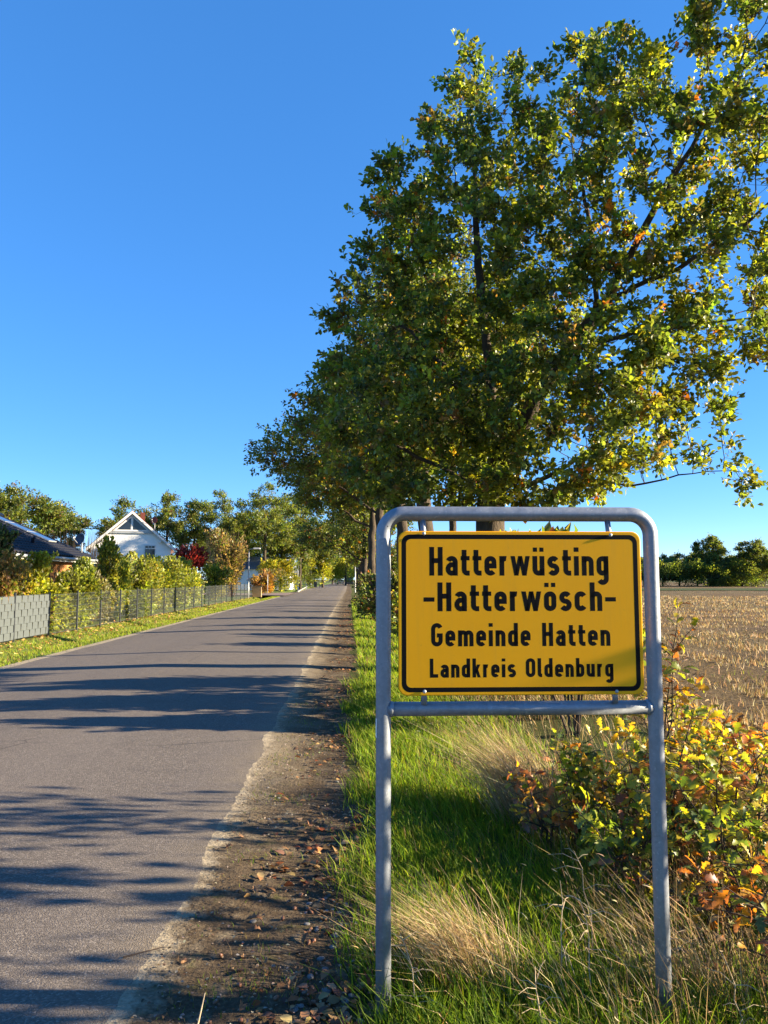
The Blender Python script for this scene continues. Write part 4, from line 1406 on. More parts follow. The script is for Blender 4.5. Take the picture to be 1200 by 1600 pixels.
for k, (x, y, L, a, lab) in enumerate([(-0.52, 2.75, 0.16, 1.3, 'pale thin stick poking up from the soil near the bottom'), (-0.95, 3.45, 0.17, 0.5, 'mossy curved twig lying at the asphalt edge'),
                                       (-0.6, 4.6, 0.22, -0.2, 'dark twig lying across the middle of the shoulder'), (-0.35, 3.5, 0.2, 0.2, 'dark twig among the acorns'),
                                       (-2.05, 3.6, 0.12, 0.6, 'reddish twig lying on the asphalt at the left')]):
    mb = MB()
    z = gz1(x, y)
    rise = 0.14 if k == 0 else 0.0
    pts = [(0, 0, 0.004), (L * 0.4 * math.cos(a) * (0.3 if k == 0 else 1), L * 0.4 * math.sin(a) * 0.8, 0.008 + rise * 0.5), (L * math.cos(a) * (0.3 if k == 0 else 1), L * math.sin(a), 0.006 + rise)]
    mb.tube(pts, [0.0035, 0.003, 0.0018], 6)
    tag(mb.build('twig', M['dead'] if k == 0 else M['twig'], None, loc=(x, y, z)), lab, 'twig')
# ------------------------------------------------------------------ left side: fence
FX = -9.35
fence = empty('mesh_fence', (FX, 24.6, 0))
tag(fence, 'grey metal mesh fence with posts along the left lawn, front part screened with woven strips', 'fence')
M['fence'] = plain('fence_coating', (0.085, 0.10, 0.10), (0.055, 0.065, 0.065), 10, 0.5, 0.4, 0.2, bump=0.05)
M['strip'] = plain('grey_privacy_strip', (0.085, 0.098, 0.10), (0.065, 0.076, 0.078), 3, 0.55, 0.35, bump=0.1)
pm = MB()
pm.box((-0.03, -0.02, -0.3), (0.03, 0.02, 1.34))
post_me = pm.mesh('fence_post', M['dark_grey_paint'], bevel=0.004)
pn = MB()
for k in range(7):
    z = 0.05 + k * 0.2
    for dy in (-0.011, 0.011):
        pn.tube([(dy, 0.03, z), (dy, 2.47, z)], 0.0036, 4, caps=False)
for k in range(25):
    y = 0.03 + k * 0.1
    pn.tube([(0, y, 0.02), (0, y, 1.28)], 0.0024, 4, caps=False)
panel_me = pn.mesh('mesh_panel', M['fence'])
sm = MB()
sm.box((-0.004, -0.1, 0.0), (0.004, 0.1, 0.198))
strip_me = sm.mesh('privacy_strip', M['strip'], bevel=0.0015)
NP = 21
for k in range(-4, NP):
    yy = k * 2.5
    zz = gz1(FX, 24.6 + yy) + 0.04
    link('post', post_me, fence, (0, yy, zz))
    if k < NP - 1:
        tag(link('mesh_panel', panel_me, fence, (0, yy, zz)), kind='stuff')
    if k < 0 and k >= -3:
        for c in range(12):
            for rw in range(6):
                off = 0.016 if (c + rw) % 2 else 0.006
                link('strip', strip_me, fence, (off, yy + 0.135 + c * 0.2027, zz + 0.055 + rw * 0.2), (0, R(2.0) * (1 if (c + rw) % 2 else -1), R(1.5) * ((c * 7 + rw * 3) % 3 - 1)))

# ------------------------------------------------------------------ garden shrubs behind the fence
YG = (0.25, 0.27, 0.045)
HEDGE = 'garden shrubs behind the mesh fence'
shrubs = [
    # px, d, top y, radius, palette, leaves, label
    (14, 24.2, 868, 0.95, ([(0.34, 0.22, 0.08), (0.26, 0.16, 0.06), YG, OLIVE], [30, 16, 18, 16]), 2600, 'orange-brown beech shrub above the grey strip screen at the left edge', 1.0),
    (98, 26.3, 872, 0.85, ([YG, YELLOW, LIME, GREEN_L], [34, 12, 26, 20]), 2600, 'bright yellow rounded shrub behind the first mesh panels', 1.0),
    (160, 28.8, 890, 0.7, ([YG, LIME, GREEN_L, GREEN], [26, 22, 26, 16]), 2200, 'yellow-green rounded shrub right of the brightest yellow one', 1.0),
    (193, 30.8, 890, 0.6, ([(0.22, 0.19, 0.11), OLIVE, (0.3, 0.26, 0.16)], [30, 20, 20]), 1500, 'pale greyish withered shrub below the white house\'s left window', 1.0),
    (212, 33.0, 846, 0.62, ([YG, YELLOW, GREEN, GREEN_L], [30, 16, 26, 24]), 2400, 'tall pointed yellow-green shrub in front of the white gable', 1.6),
    (240, 35.5, 868, 0.8, ([GREEN, GREEN_D, OLIVE, YG], [26, 20, 20, 20]), 2000, 'dark green shrub below the white house\'s right window', 1.0),
    (268, 38.0, 868, 0.85, ([YG, YELLOW, OLIVE, GREEN_L], [24, 20, 16, 16]), 2000, 'yellowish hedge shrub under the red maple', 0.8),
    (295, 42.0, 872, 1.0, ([YG, YELLOW, LIME, GREEN_L], [30, 14, 14, 20]), 2000, 'golden hedge shrub right of the red maple', 0.7),
    (322, 47.0, 874, 1.1, ([YG, LIME, GREEN_L, OLIVE], [28, 18, 16, 16]), 2000, 'olive-gold hedge shrub near the far end of the fence', 0.7),
    (345, 54.0, 877, 1.2, ([YG, YELLOW, GREEN_L], [28, 16, 18]), 1900, 'golden shrub second last before the street lamp', 0.7),
    (130, 27.4, 900, 0.55, ([GREEN_L, YG, OLIVE], [26, 20, 16]), 1500, 'small green shrub between the two rounded yellow shrubs', 0.9),
    (178, 29.8, 878, 0.55, ([GREEN, GREEN_L, YG], [26, 20, 16]), 1400, 'small green shrub left of the withered one', 0.9),
    (226, 34.2, 876, 0.7, ([YG, GREEN_L, LIME], [26, 20, 16]), 1500, 'light green shrub just right of the tall pointed one', 0.8),
    (254, 36.7, 872, 0.7, ([GREEN_L, YG, OLIVE], [26, 20, 16]), 1500, 'mid green shrub between the dark shrub and the red maple', 0.8),
    (282, 40.0, 876, 0.9, ([YG, LIME, GREEN_L], [26, 20, 16]), 1500, 'light green hedge shrub straight below the red maple', 0.7),
    (308, 44.5, 874, 0.9, ([GREEN_L, YG, OLIVE], [26, 20, 16]), 1500, 'green hedge shrub in the middle of the far fence', 0.7),
    (334, 50.5, 877, 1.0, ([YG, GREEN_L, LIME], [26, 20, 16]), 1500, 'light green shrub third before the street lamp', 0.7),
    (364, 63.0, 884, 1.2, ([YG, YELLOW, OLIVE], [28, 20, 16]), 1600, 'golden shrub last before the street lamp', 0.7),
]
for k, (px, d, ty, rd, pal_, n_, lab, shp) in enumerate(shrubs):
    p = P(px, ty, d)
    x = min(p[0], FX - rd * 1.3 - 0.1)
    make_shrub('garden_shrub', lab, 400 + k, (x, p[1], gz1(x, p[1])), rd * 1.12, p[2] - gz1(x, p[1]), pal_, int(n_ * 2.9), 0.10 + 0.0014 * d, HEDGE, LEAFLET, shp, low=0.08)
more = [
    ('garden_shrub', -22, 25.0, 826, 0.9, ([GREEN_D, OLIVE, (0.06, 0.05, 0.03), GREEN], [26, 22, 12, 14]), 3200, 'dark leafy bush covering the left end of the tiled roof', 0.8, 'shrub'),
    ('red_maple', 290, 60.0, 850, 1.5, ([(0.20, 0.018, 0.02), (0.12, 0.015, 0.018), (0.28, 0.05, 0.02)], [30, 20, 10]), 1800, 'dark red japanese maple beside the white gable house', 0.8, 'tree'),
    ('tall_bush', 350, 70.0, 832, 2.1, ([(0.25, 0.17, 0.085), OLIVE, (0.32, 0.22, 0.12), GREEN], [30, 20, 20, 12]), 2600, 'tall brownish bush with upright twigs left of the street lamp', 0.6, 'shrub'),
    ('garden_shrub', 414, 88.0, 892, 1.7, ([(0.34, 0.16, 0.06), GOLD, OLIVE, (0.3, 0.2, 0.1)], [26, 16, 12, 16]), 1500, 'orange-brown round shrub right of the street lamp', 0.6, 'shrub'),
    ('garden_shrub', 437, 96.0, 876, 2.1, ([YG, YELLOW, GREEN_L], [28, 30, 12]), 1800, 'large bright yellow bush beside the far side road', 0.6, 'shrub'),
    ('garden_shrub', 500, 150.0, 868, 3.2, ([YG, YELLOW, LIME], [28, 24, 16]), 1600, 'bright yellow bush at the far end of the road, left side', 0.6, 'shrub'),
    ('garden_shrub', 525, 190.0, 872, 3.6, ([YG, LIME, GREEN_L], [24, 24, 16]), 1500, 'farthest yellow-green bush where the road disappears', 0.6, 'shrub'),
    ('garden_shrub', 470, 140.0, 884, 2.2, ([GREEN_D, OLIVE, GREEN], [24, 14, 16]), 1200, 'dark bush left of the bright yellow bush at the road end', 0.6, 'shrub'),
]
for k, (nm, px, d, ty, rd, pal_, n_, lab, shp, ct) in enumerate(more):
    p = P(px, ty, d)
    make_shrub(nm, lab, 430 + k, (p[0], p[1], 0.0), rd, p[2], pal_, int(n_ * 2.4), 0.11 + 0.0017 * d, None, LEAFLET, shp, ct)


def twig_bush(label, seed, base, rad, h, n):
    r = np.random.default_rng(seed)
    t = empty('bare_twig_bush', base)
    tag(t, label, 'shrub')
    mb = MB()
    for k in range(n):
        a = r.uniform(0, 6.28)
        s = rad * math.sqrt(r.random())
        x, y = s * math.cos(a), s * math.sin(a) * 0.6
        hh = h * r.uniform(0.7, 1.05)
        mb.tube([(x * 0.6, y * 0.6, 0), (x * 0.9, y * 0.9, hh * 0.6), (x * 1.05 + r.normal(0, 0.1), y + r.normal(0, 0.1), hh)], [0.024, 0.017, 0.006], 3, caps=False)
    tag(mb.build('twigs', M['brown_twig'], t), kind='stuff')


M['brown_twig'] = plain('brown_twigs', (0.34, 0.23, 0.13), (0.22, 0.14, 0.075), 2, 0.9, 0.1, bump=0.1)
p = P(118, 818, 58)
twig_bush('tall brown twiggy bush behind the tiled roof, left of the white gable', 451, (p[0], p[1], 0), 3.6, p[2] * 0.93, 210)
p = P(350, 828, 71)
twig_bush('upright brown twigs above the bush left of the street lamp', 452, (p[0], p[1], 0), 1.8, p[2], 160)

# ------------------------------------------------------------------ bungalow with dark tiled roof
M['wood'] = plain('orange_timber', (0.40, 0.19, 0.075), (0.26, 0.115, 0.045), 5, 0.75, 0.25, bump=0.4, stretch=(1, 4, 0.3))
M['tile'] = plain('navy_glazed_tile', (0.012, 0.013, 0.02), (0.008, 0.009, 0.014), 4, 0.45, 0.22, bump=0.08)
M['pv'] = plain('solar_glass', (0.035, 0.05, 0.085), (0.025, 0.035, 0.06), 3, 0.12, 0.7, bump=0.02)
EX, EY0, EY1 = -12.75, 20.0, 39.6          # eave line parallel to the road
RX, EZ, RZ = -17.6, 2.62, 4.75
bung = empty('bungalow', (EX, 30, 0))
tag(bung, 'low wooden bungalow with dark navy glazed tile roof behind the garden shrubs', 'house')
w_ = MB()
w_.box((RX - 4.6 - EX, EY0 + 0.3 - 30, -0.1), (-0.45, EY1 - 0.35 - 30, EZ + 0.0))
wall = w_.build('wall', M['wood'], bung)
for k in range(48):                        # vertical cladding boards on the road side
    y = EY0 + 0.35 - 30 + k * 0.395
    b_ = MB()
    b_.box((-0.447, y, 0.1), (-0.425 + 0.006 * (k % 2), y + 0.375, EZ - 0.04))
    b_.build('board', M['wood'], wall)
rt = MB()
slope = math.atan2(RZ - EZ, EX - RX)
L = math.hypot(RZ - EZ, EX - RX)
ux, uz = -math.cos(slope), math.sin(slope)
# both roof slabs
for side in (1, -1):
    rx = RX - EX
    pts = [(0, EY0 - 30, EZ), (rx, EY0 - 30, RZ), (rx, EY1 - 30, RZ), (0, EY1 - 30, EZ)] if side == 1 else [(2 * rx, EY0 - 30, EZ), (rx, EY0 - 30, RZ), (rx, EY1 - 30, RZ), (2 * rx, EY1 - 30, EZ)]
    rt.add(pts + [(x, y, z - 0.16) for x, y, z in pts], [(0, 1, 2, 3), (7, 6, 5, 4), (0, 3, 7, 4), (0, 4, 5, 1), (3, 2, 6, 7)])
roof = rt.build('roof', M['tile'], bung)
# pantile courses: each tile a wavy lapped sheet on the road-facing slope, joined
cw, ch_ = 0.30, 0.345
nr, nc = int(L / ch_), int((EY1 - EY0) / cw)
tv, tf = [], []
S6 = 6
ti, tj, tk = np.meshgrid(np.arange(nr), np.arange(nc), np.arange(S6 + 1), indexing='ij')
s0 = ti * ch_
yy = EY0 - 30 + tj * cw + tk / S6 * cw
wave = 0.030 * np.sin(tk / S6 * 2 * math.pi - 0.6) + 0.034
def tile_pt(s, lift):
    return np.stack([ux * s - uz * 0 + (uz) * lift * 1.0, yy, EZ + uz * s + (-ux) * lift], -1)
lo = tile_pt(s0 - 0.03, wave + 0.035)
lo2 = tile_pt(s0 - 0.03, wave + 0.008)
hi = tile_pt(s0 + ch_, wave + 0.004)
V = np.stack([lo2, lo, hi], 3)          # (nr,nc,S6+1,3pts,3)
V = V.reshape(-1, 3)
base = ((ti * nc + tj) * (S6 + 1) + tk)[:, :, :-1].reshape(-1) * 3
Q = np.concatenate([np.stack([base, base + 3, base + 4, base + 1], -1), np.stack([base + 1, base + 4, base + 5, base + 2], -1)])
to = link('roof_tiles', tri_mesh('roof_tiles', V, Q, M['tile']), roof)
tag(to, kind='stuff')
rc = MB()
rc.tube([(RX - EX, EY0 - 30.05, RZ + 0.05), (RX - EX, EY1 - 29.95, RZ + 0.05)], 0.13, 10)
rc.build('ridge_cap', M['tile'], roof, smooth=True)
gt = MB()
gt.tube([(0.05, EY0 - 30.1, EZ - 0.10), (0.05, EY1 - 29.9, EZ - 0.10)], 0.07, 10)
gt.build('gutter', M['lamp_grey'], roof, smooth=True)
fb = MB()
fb.box((-0.16, EY0 - 30, EZ - 0.24), (-0.03, EY1 - 30.02, EZ - 0.165))
fb.build('fascia', M['white_paint'], roof)
dp = MB()
dp.tube([(0.05, 1.9, EZ - 0.14), (-0.05, 1.9, EZ - 0.3), (-0.38, 1.9, EZ - 0.55), (-0.38, 1.9, 0)], 0.045, 8)
dp.build('downpipe', M['lamp_grey'], bung, smooth=True)
Rm = Matrix.Translation((0, 0, EZ)) @ Matrix.Rotation(slope, 4, 'Y')
for k in range(3):                          # row of collectors climbing to the ridge
    q = MB()
    s = L - 0.25 - (k + 1) * 1.12
    q.box((-(s + 1.08), 7.1, 0.10), (-s, 8.1, 0.15), Rm)
    pf = q.build('solar_panel', M['lamp_grey'], roof)
    q = MB()
    q.box((-(s + 1.05), 7.13, 0.148), (-(s + 0.03), 8.07, 0.154), Rm)
    q.build('glass', M['pv'], pf)
vt = MB()
vt.tube([(-1.1, 4.3, EZ + 0.3), (-1.1, 4.3, EZ + 0.75), (-1.0, 4.3, EZ + 0.82)], 0.07, 10)
vt.build('vent_pipe', M['tile'], roof, smooth=True)


def dish(label, loc, face, mast_h, rad, mat, parent_z=0.0):
    t = empty('satellite_dish', loc)
    tag(t, label, 'satellite dish')
    a = MB()
    a.tube([(0, 0, -0.4), (0, 0, mast_h)], 0.03, 8)
    a.build('mast', M['lamp_grey'], t, smooth=True)
    d = Vector(face).normalized()
    Mt = Matrix.Translation((0, 0, mast_h)) @ d.to_track_quat('Z', 'Y').to_matrix().to_4x4()
    b = MB()
    b.lathe([(0.0, 0.06), (rad * 0.4, 0.075), (rad * 0.75, 0.12), (rad, 0.18), (rad * 1.01, 0.175), (rad * 0.75, 0.10), (rad * 0.4, 0.055), (0, 0.04)], 24, Mt)
    b.build('reflector', mat, t, smooth=True)
    e = MB()
    pA, pB = Mt @ Vector((0, -rad * 0.9, 0.15)), Mt @ Vector((0, -rad * 0.25, 0.62))
    e.tube([pA, pB], 0.015, 6)
    e.build('feed_arm', M['lamp_grey'], t)
    f = MB()
    f.tube([pB, pB + (Mt.to_3x3() @ Vector((0, 0.05, -0.1)))], [0.035, 0.045], 8)
    f.build('feed_horn', M['lamp_grey'], t)


M['dish_blue'] = plain('slate_blue_dish', (0.075, 0.10, 0.14), (0.055, 0.075, 0.11), 6, 0.5, 0.4, bump=0.05)
M['dish_red'] = plain('brick_red_dish', (0.33, 0.075, 0.05), (0.25, 0.055, 0.04), 6, 0.6, 0.3, bump=0.05)
p = P(128, 852, 38.2)
dish('slate blue satellite dish on the dark tiled roof', (p[0], p[1], p[2] - 0.25), (-0.45, -1.0, 0.30), 0.5, 0.30, M['dish_blue'])

# wooden screen beside the bungalow
ws = empty('wooden_screen', (-11.4, 24.4, 0))
tag(ws, 'orange-brown wooden board screen between the shrubs at the left edge', 'screen')
for k in range(14):
    q = MB()
    q.box((-0.012, k * 0.15, 0.05), (0.012 + 0.006 * (k % 2), k * 0.15 + 0.14, 2.05))
    q.build('board', M['wood'], ws)
q = MB()
q.box((-0.04, -0.02, 0.4), (-0.014, 2.12, 0.48))
q.box((-0.04, -0.02, 1.6), (-0.014, 2.12, 1.68))
q.build('rail', M['wood'], ws)

# ------------------------------------------------------------------ white gable house
M['render'] = plain('white_render', (0.86, 0.85, 0.82), (0.80, 0.79, 0.76), 3, 0.85, 0.2, bump=0.15)
M['red_tile'] = plain('red_roof_tile', (0.17, 0.045, 0.03), (0.10, 0.03, 0.022), 6, 0.7, 0.3, bump=0.3)
D_H = 75.0
pk, el, er = P(207, 797, D_H), P(137, 856, D_H), P(271, 858, D_H)
hc = np.array((pk[0], pk[1]))
hw = (er[0] - el[0]) / 2
ez, rz_ = (el[2] + er[2]) / 2, pk[2]
house = empty('gable_house', (hc[0], hc[1], 0), R(15.5))
tag(house, 'white rendered house whose gable faces the viewer, with red roof edges', 'house')
dep = 11.0
sl = (rz_ - ez) / hw
wi = hw - 0.45
hwall = MB()
zt = rz_ - 0.30
fs_ = [(-wi, 0.35, 0), (wi, 0.35, 0), (wi, 0.35, zt - sl * wi), (0, 0.35, zt), (-wi, 0.35, zt - sl * wi)]
bk_ = [(x, dep - 0.35, z) for x, y, z in fs_]
hwall.add(fs_ + bk_, [(0, 1, 2, 3, 4), (9, 8, 7, 6, 5), (0, 5, 6, 1), (1, 6, 7, 2), (4, 9, 5, 0)])
hwo = hwall.build('wall', M['render'], house)
for s in (-1, 1):
    q = MB()
    pts = [(0, 0, rz_), (s * hw, 0, ez), (s * hw, dep, ez), (0, dep, rz_)]
    q.add(pts + [(x, y, z - 0.2) for x, y, z in pts], [(0, 1, 2, 3), (7, 6, 5, 4), (0, 4, 5, 1), (1, 5, 6, 2), (2, 6, 7, 3)])
    rf = q.build('roof_slope', M['red_tile'], house)
    q = MB()                                   # white barge board under the tiles
    pts = [(0, -0.03, rz_ - 0.06), (s * hw * 1.0, -0.03, ez - 0.06), (s * hw * 1.0, -0.03, ez - 0.34), (0, -0.03, rz_ - 0.34)]
    q.add(pts + [(x, 0.02, z) for x, y, z in pts], [(0, 1, 2, 3), (7, 6, 5, 4), (0, 4, 5, 1), (1, 5, 6, 2), (2, 6, 7, 3)])
    q.build('barge_board', M['white_paint'], rf)
    q = MB()
    q.box((s * wi * 0.72 - 0.09, -0.02, zt - sl * wi * 0.72 - 0.42), (s * wi * 0.72 + 0.09, 0.35, zt - sl * wi * 0.72 - 0.2))
    q.build('purlin', M['white_paint'], rf)
# triangular gable window with two panes and a white mullion
z1 = rz_ - 0.62
z0 = rz_ - 2.05
hwid = (z1 - z0) / sl
q = MB()
q.box((-hwid * 1.35, 0.20, z0 - 0.22), (hwid * 1.35, 0.40, z0 - 0.05))
q.build('ledge', M['lamp_grey'], hwo)
gw = MB()
pts = [(-hwid * 1.12, 0.33, z0), (hwid * 1.12, 0.33, z0), (0, 0.33, z1 + 0.18)]
gw.add(pts + [(x, 0.28, z) for x, y, z in pts], [(0, 1, 2), (5, 4, 3), (0, 3, 4, 1), (1, 4, 5, 2), (2, 5, 3, 0)])
gwo = gw.build('window', M['white_paint'], house)
for s in (-1, 1):
    q = MB()
    pts = [(s * 0.1, 0.27, z0 + 0.14), (s * hwid * 0.88, 0.27, z0 + 0.14), (s * 0.1, 0.27, z0 + 0.14 + (hwid * 0.88 - 0.1) * sl)]
    q.add(pts, [(0, 1, 2)])
    q.build('pane', M['glass'], gwo)
# two upper-floor windows
for k, (pxw, pyw) in enumerate(((176, 861), (233, 862))):
    c = P(pxw, pyw, D_H)
    x, zc = c[0] - hc[0], c[2]
    f_ = MB()
    f_.box((x - 0.56, 0.29, zc - 0.85), (x + 0.56, 0.42, zc + 0.72))
    wo = f_.build('window', M['white_paint'], house)
    g_ = MB()
    g_.box((x - 0.46, 0.27, zc - 0.75), (x + 0.46, 0.285, zc + 0.30 if k else zc + 0.1))
    g_.build('pane', M['glass'], wo)
    if k == 0:
        b_ = MB()
        b_.box((x - 0.46, 0.26, zc + 0.13), (x + 0.46, 0.285, zc + 0.62))
        b_.build('shutter', M['lamp_grey'], wo)
    else:
        for j in range(3):
            b_ = MB()
            b_.box((x - 0.44 + j * 0.31, 0.27, zc + 0.38), (x - 0.44 + j * 0.31 + 0.26, 0.285, zc + 0.60))
            b_.build('pane', M['glass'], wo)
    s_ = MB()
    s_.box((x - 0.64, 0.16, zc - 0.93), (x + 0.64, 0.36, zc - 0.86))
    s_.build('sill', M['lamp_grey'], wo)
q = MB()
q.box((0.8, 4.0, rz_ - 1.4), (1.25, 4.45, rz_ + 0.12))
q.build('chimney', M['red_tile'], house)
p = P(242, 814, D_H + 0.8)
dish('brick red satellite dish beside the white gable', (p[0], p[1], p[2] - 0.9), (-0.3, -1.0, 0.3), 0.9, 0.36, M['dish_red'])

# a pale roof half hidden beyond the lamp
p = P(412, 880, 118)
fh = empty('far_house', (p[0], p[1], 0))
tag(fh, 'grey roofed house mostly hidden between trees beyond the street lamp', 'house')
q = MB()
q.box((-4, 0.3, 0), (4, 7.5, p[2] - 0.8))
q.build('wall', M['render'], fh)
q = MB()
q.add([(-4.5, 0, p[2] - 0.9), (4.5, 0, p[2] - 0.9), (4.5, 4, p[2] + 1.1), (-4.5, 4, p[2] + 1.1), (4.5, 8, p[2] - 0.9), (-4.5, 8, p[2] - 0.9)], [(0, 1, 2, 3), (3, 2, 4, 5), (0, 3, 5), (1, 4, 2)])
M['grey_roof'] = plain('grey_roof', (0.16, 0.17, 0.19), (0.1, 0.11, 0.125), 4, 0.5, 0.4, bump=0.3)
q.build('roof', M['grey_roof'], fh)


# ------------------------------------------------------------------ street furniture down the road
def street_lamp(label, px, py_base, py_top, d, arm=1):
    b, t_ = P(px, py_base, d), P(px, py_top, d)
    h = t_[2]
    o = empty('street_lamp', (b[0], b[1], gz1(b[0], b[1])))
    tag(o, label, 'street lamp', 'street lamps along the left side')
    q = MB()
    q.tube([(0, 0, -0.2), (0, 0, 1.0), (0, 0, 1.05), (0, 0, h)], [0.075, 0.075, 0.055, 0.045], 10)
    q.build('pole', M['lamp_grey'], o, smooth=True)
    q = MB()
    q.tube([(0, 0, h - 0.05), (0.2 * arm, 0, h + 0.05), (0.5 * arm, 0, h + 0.08)], 0.03, 8)
    q.build('arm', M['lamp_grey'], o, smooth=True)
    q = MB()
    q.box((min(0.4 * arm, 1.05 * arm), -0.13, h + 0.03), (max(0.4 * arm, 1.05 * arm), 0.13, h + 0.16))
    q.build('lamp_head', M['white_paint'], o, bevel=0.03)


street_lamp('nearest grey street lamp at the end of the mesh fence', 388, 932, 856, 72)
street_lamp('second street lamp in front of the bright yellow bush', 441, 922, 872, 100)
street_lamp('far thin street lamp near the end of the road', 486, 913, 884, 165)

M['box_tan'] = plain('tan_letterbox', (0.42, 0.27, 0.14), (0.34, 0.21, 0.1), 8, 0.7, 0.3, bump=0.1)
p = P(402, 932, 73)
mbx = empty('letterbox', (p[0], p[1], gz1(p[0], p[1])))
tag(mbx, 'tan letterbox cabinet on a short stand beside the nearest street lamp', 'letterbox')
q = MB()
q.box((-0.45, -0.2, 0.25), (0.4, 0.2, 1.25))
q.build('cabinet', M['box_tan'], mbx, bevel=0.02)
q = MB()
q.box((-0.5, -0.24, 1.25), (0.45, 0.24, 1.31))
q.build('lid', M['box_tan'], mbx)
for s in (-0.35, 0.3):
    q = MB()
    q.box((s - 0.04, -0.05, -0.1), (s + 0.04, 0.05, 0.25))
    q.build('leg', M['dark_grey_paint'], mbx)


def delineator(label, px, py, d):
    p = P(px, py, d)
    o = empty('delineator_post', (p[0], p[1], gz1(p[0], p[1])))
    tag(o, label, 'delineator', 'white delineator posts at the side road')
    q = MB()
    q.add([(-0.09, -0.05, -0.1), (0.09, -0.05, -0.1), (0.0, 0.09, -0.1), (-0.075, -0.04, 0.98), (0.075, -0.04, 0.90), (0, 0.075, 0.92)], [(2, 1, 0), (3, 4, 5), (0, 1, 4, 3), (1, 2, 5, 4), (2, 0, 3, 5)])
    q.build('post', M['white_paint'], o)
    q = MB()
    q.add([(-0.085, -0.053, 0.72), (0.085, -0.053, 0.60), (0.08, -0.049, 0.80), (-0.08, -0.049, 0.90)], [(0, 1, 2, 3)])
    q.build('black_band', M['black'], o)


delineator('white delineator post left of the pair at the side road', 466, 920, 112)
delineator('white delineator post right of the pair at the side road', 479, 917, 130)

p = P(460, 905, 118)
ts = empty('traffic_sign', (p[0], p[1], -0.1))
tag(ts, 'small white square traffic sign on a pole beyond the side road', 'road sign')
q = MB()
q.tube([(0, 0, 0), (0, 0, 3.3)], 0.04, 8)
q.build('pole', M['lamp_grey'], ts)
q = MB()
q.box((-0.55, -0.04, 2.3), (0.55, -0.015, 3.4))
q.build('panel', M['white_paint'], ts, bevel=0.008)
p = P(466, 905, 122)
q = MB()
q.tube([(0, 0, -0.2), (0, 0, 2.0), (0, 0, 4.6)], [0.10, 0.09, 0.07], 8)
q.tube([(0, 0, 4.6), (0, 0, 4.66)], [0.085, 0.03], 8)
tag(q.build('utility_pole', M['dark_grey_paint'], None, loc=(p[0], p[1], -0.1), smooth=True), 'dark pole right of the small white traffic sign', 'pole')
p = P(418, 922, 86)
q = MB()
q.tube([(0, 0, -0.2), (0, 0, 1.2), (0, 0, 2.2)], [0.04, 0.035, 0.035], 8)
q.tube([(0, 0, 2.2), (0, 0, 2.24)], [0.05, 0.02], 8)
tag(q.build('thin_post', M['lamp_grey'], None, loc=(p[0], p[1], -0.1), smooth=True), 'thin post in front of the orange-brown shrub', 'post')
p = P(566, 887, 100)
bb = empty('notice_board', (p[0], p[1], 0))
tag(bb, 'white board on a post above the verge hedge, left of the sign', 'board')
q = MB()
q.box((-0.5, -0.02, p[2] - 0.3), (0.5, 0.02, p[2] + 0.25))
q.build('panel', M['white_paint'], bb, bevel=0.006)
q = MB()
q.tube([(-0.9, 0.05, -0.2), (-0.9, 0.05, p[2] + 0.1)], 0.07, 8)
q.build('post', M['white_paint'], bb)
q = MB()
q.box((-0.95, 0.02, p[2] - 0.1), (-0.3, 0.05, p[2] - 0.02))
q.build('bracket', M['lamp_grey'], bb)


def car(label, loc, rz, L, W, H, van, mat):
    t = empty('parked_van' if van else 'parked_car', loc, rz)
    tag(t, label, 'van' if van else 'car')
    prof = [(-0.5, 0.12), (-0.5, 0.5), (-0.47, 0.93), (-0.40, 1.0), (0.22, 1.0), (0.36, 0.62), (0.48, 0.52), (0.5, 0.4), (0.5, 0.12)] if van else \
        [(-0.5, 0.16), (-0.5, 0.55), (-0.42, 0.66), (-0.30, 0.98), (0.06, 1.0), (0.24, 0.66), (0.47, 0.55), (0.5, 0.4), (0.5, 0.16)]
    b = MB()
    k = len(prof)
    vs = []
    for s in (-1, 1):
        for a, z in prof:
            in_ = 0.86 if z > 0.7 else 1.0
            vs.append((s * W / 2 * in_, a * L, z * H))
    b.add(vs, [tuple(range(k))[::-1], tuple(range(k, 2 * k))] + [(i, (i + 1) % k, k + (i + 1) % k, k + i) for i in range(k)])
    b.build('body', mat, t, bevel=0.03)
    g = MB()
    g.add([(-W * 0.40, -0.503 * L if van else -0.45 * L, 0.62 * H), (W * 0.40, -0.503 * L if van else -0.45 * L, 0.62 * H), (W * 0.36, -0.478 * L if van else -0.335 * L, 0.92 * H), (-W * 0.36, -0.478 * L if van else -0.335 * L, 0.92 * H)], [(0, 1, 2, 3)])
    g.build('rear_window', M['glass'], t)
    for sx in (-1, 1):
        for sy in (-0.32, 0.32):
            w = MB()
            w.lathe([(0, -0.1), (0.2, -0.1), (0.31, -0.09), (0.32, 0), (0.31, 0.09), (0.2, 0.1), (0, 0.1)], 16, Matrix.Translation((sx * (W / 2 - 0.09), sy * L, 0.32)) @ Matrix.Rotation(R(90), 4, 'Y'))
            w.build('wheel', M['dark_grey_paint'], t, smooth=True)
        l = MB()
        l.box((sx * W * 0.44 - 0.07, -0.508 * L, 0.42 * H), (sx * W * 0.44 + 0.07, -0.49 * L, 0.56 * H))
        l.build('tail_light', M['dish_red'], t)


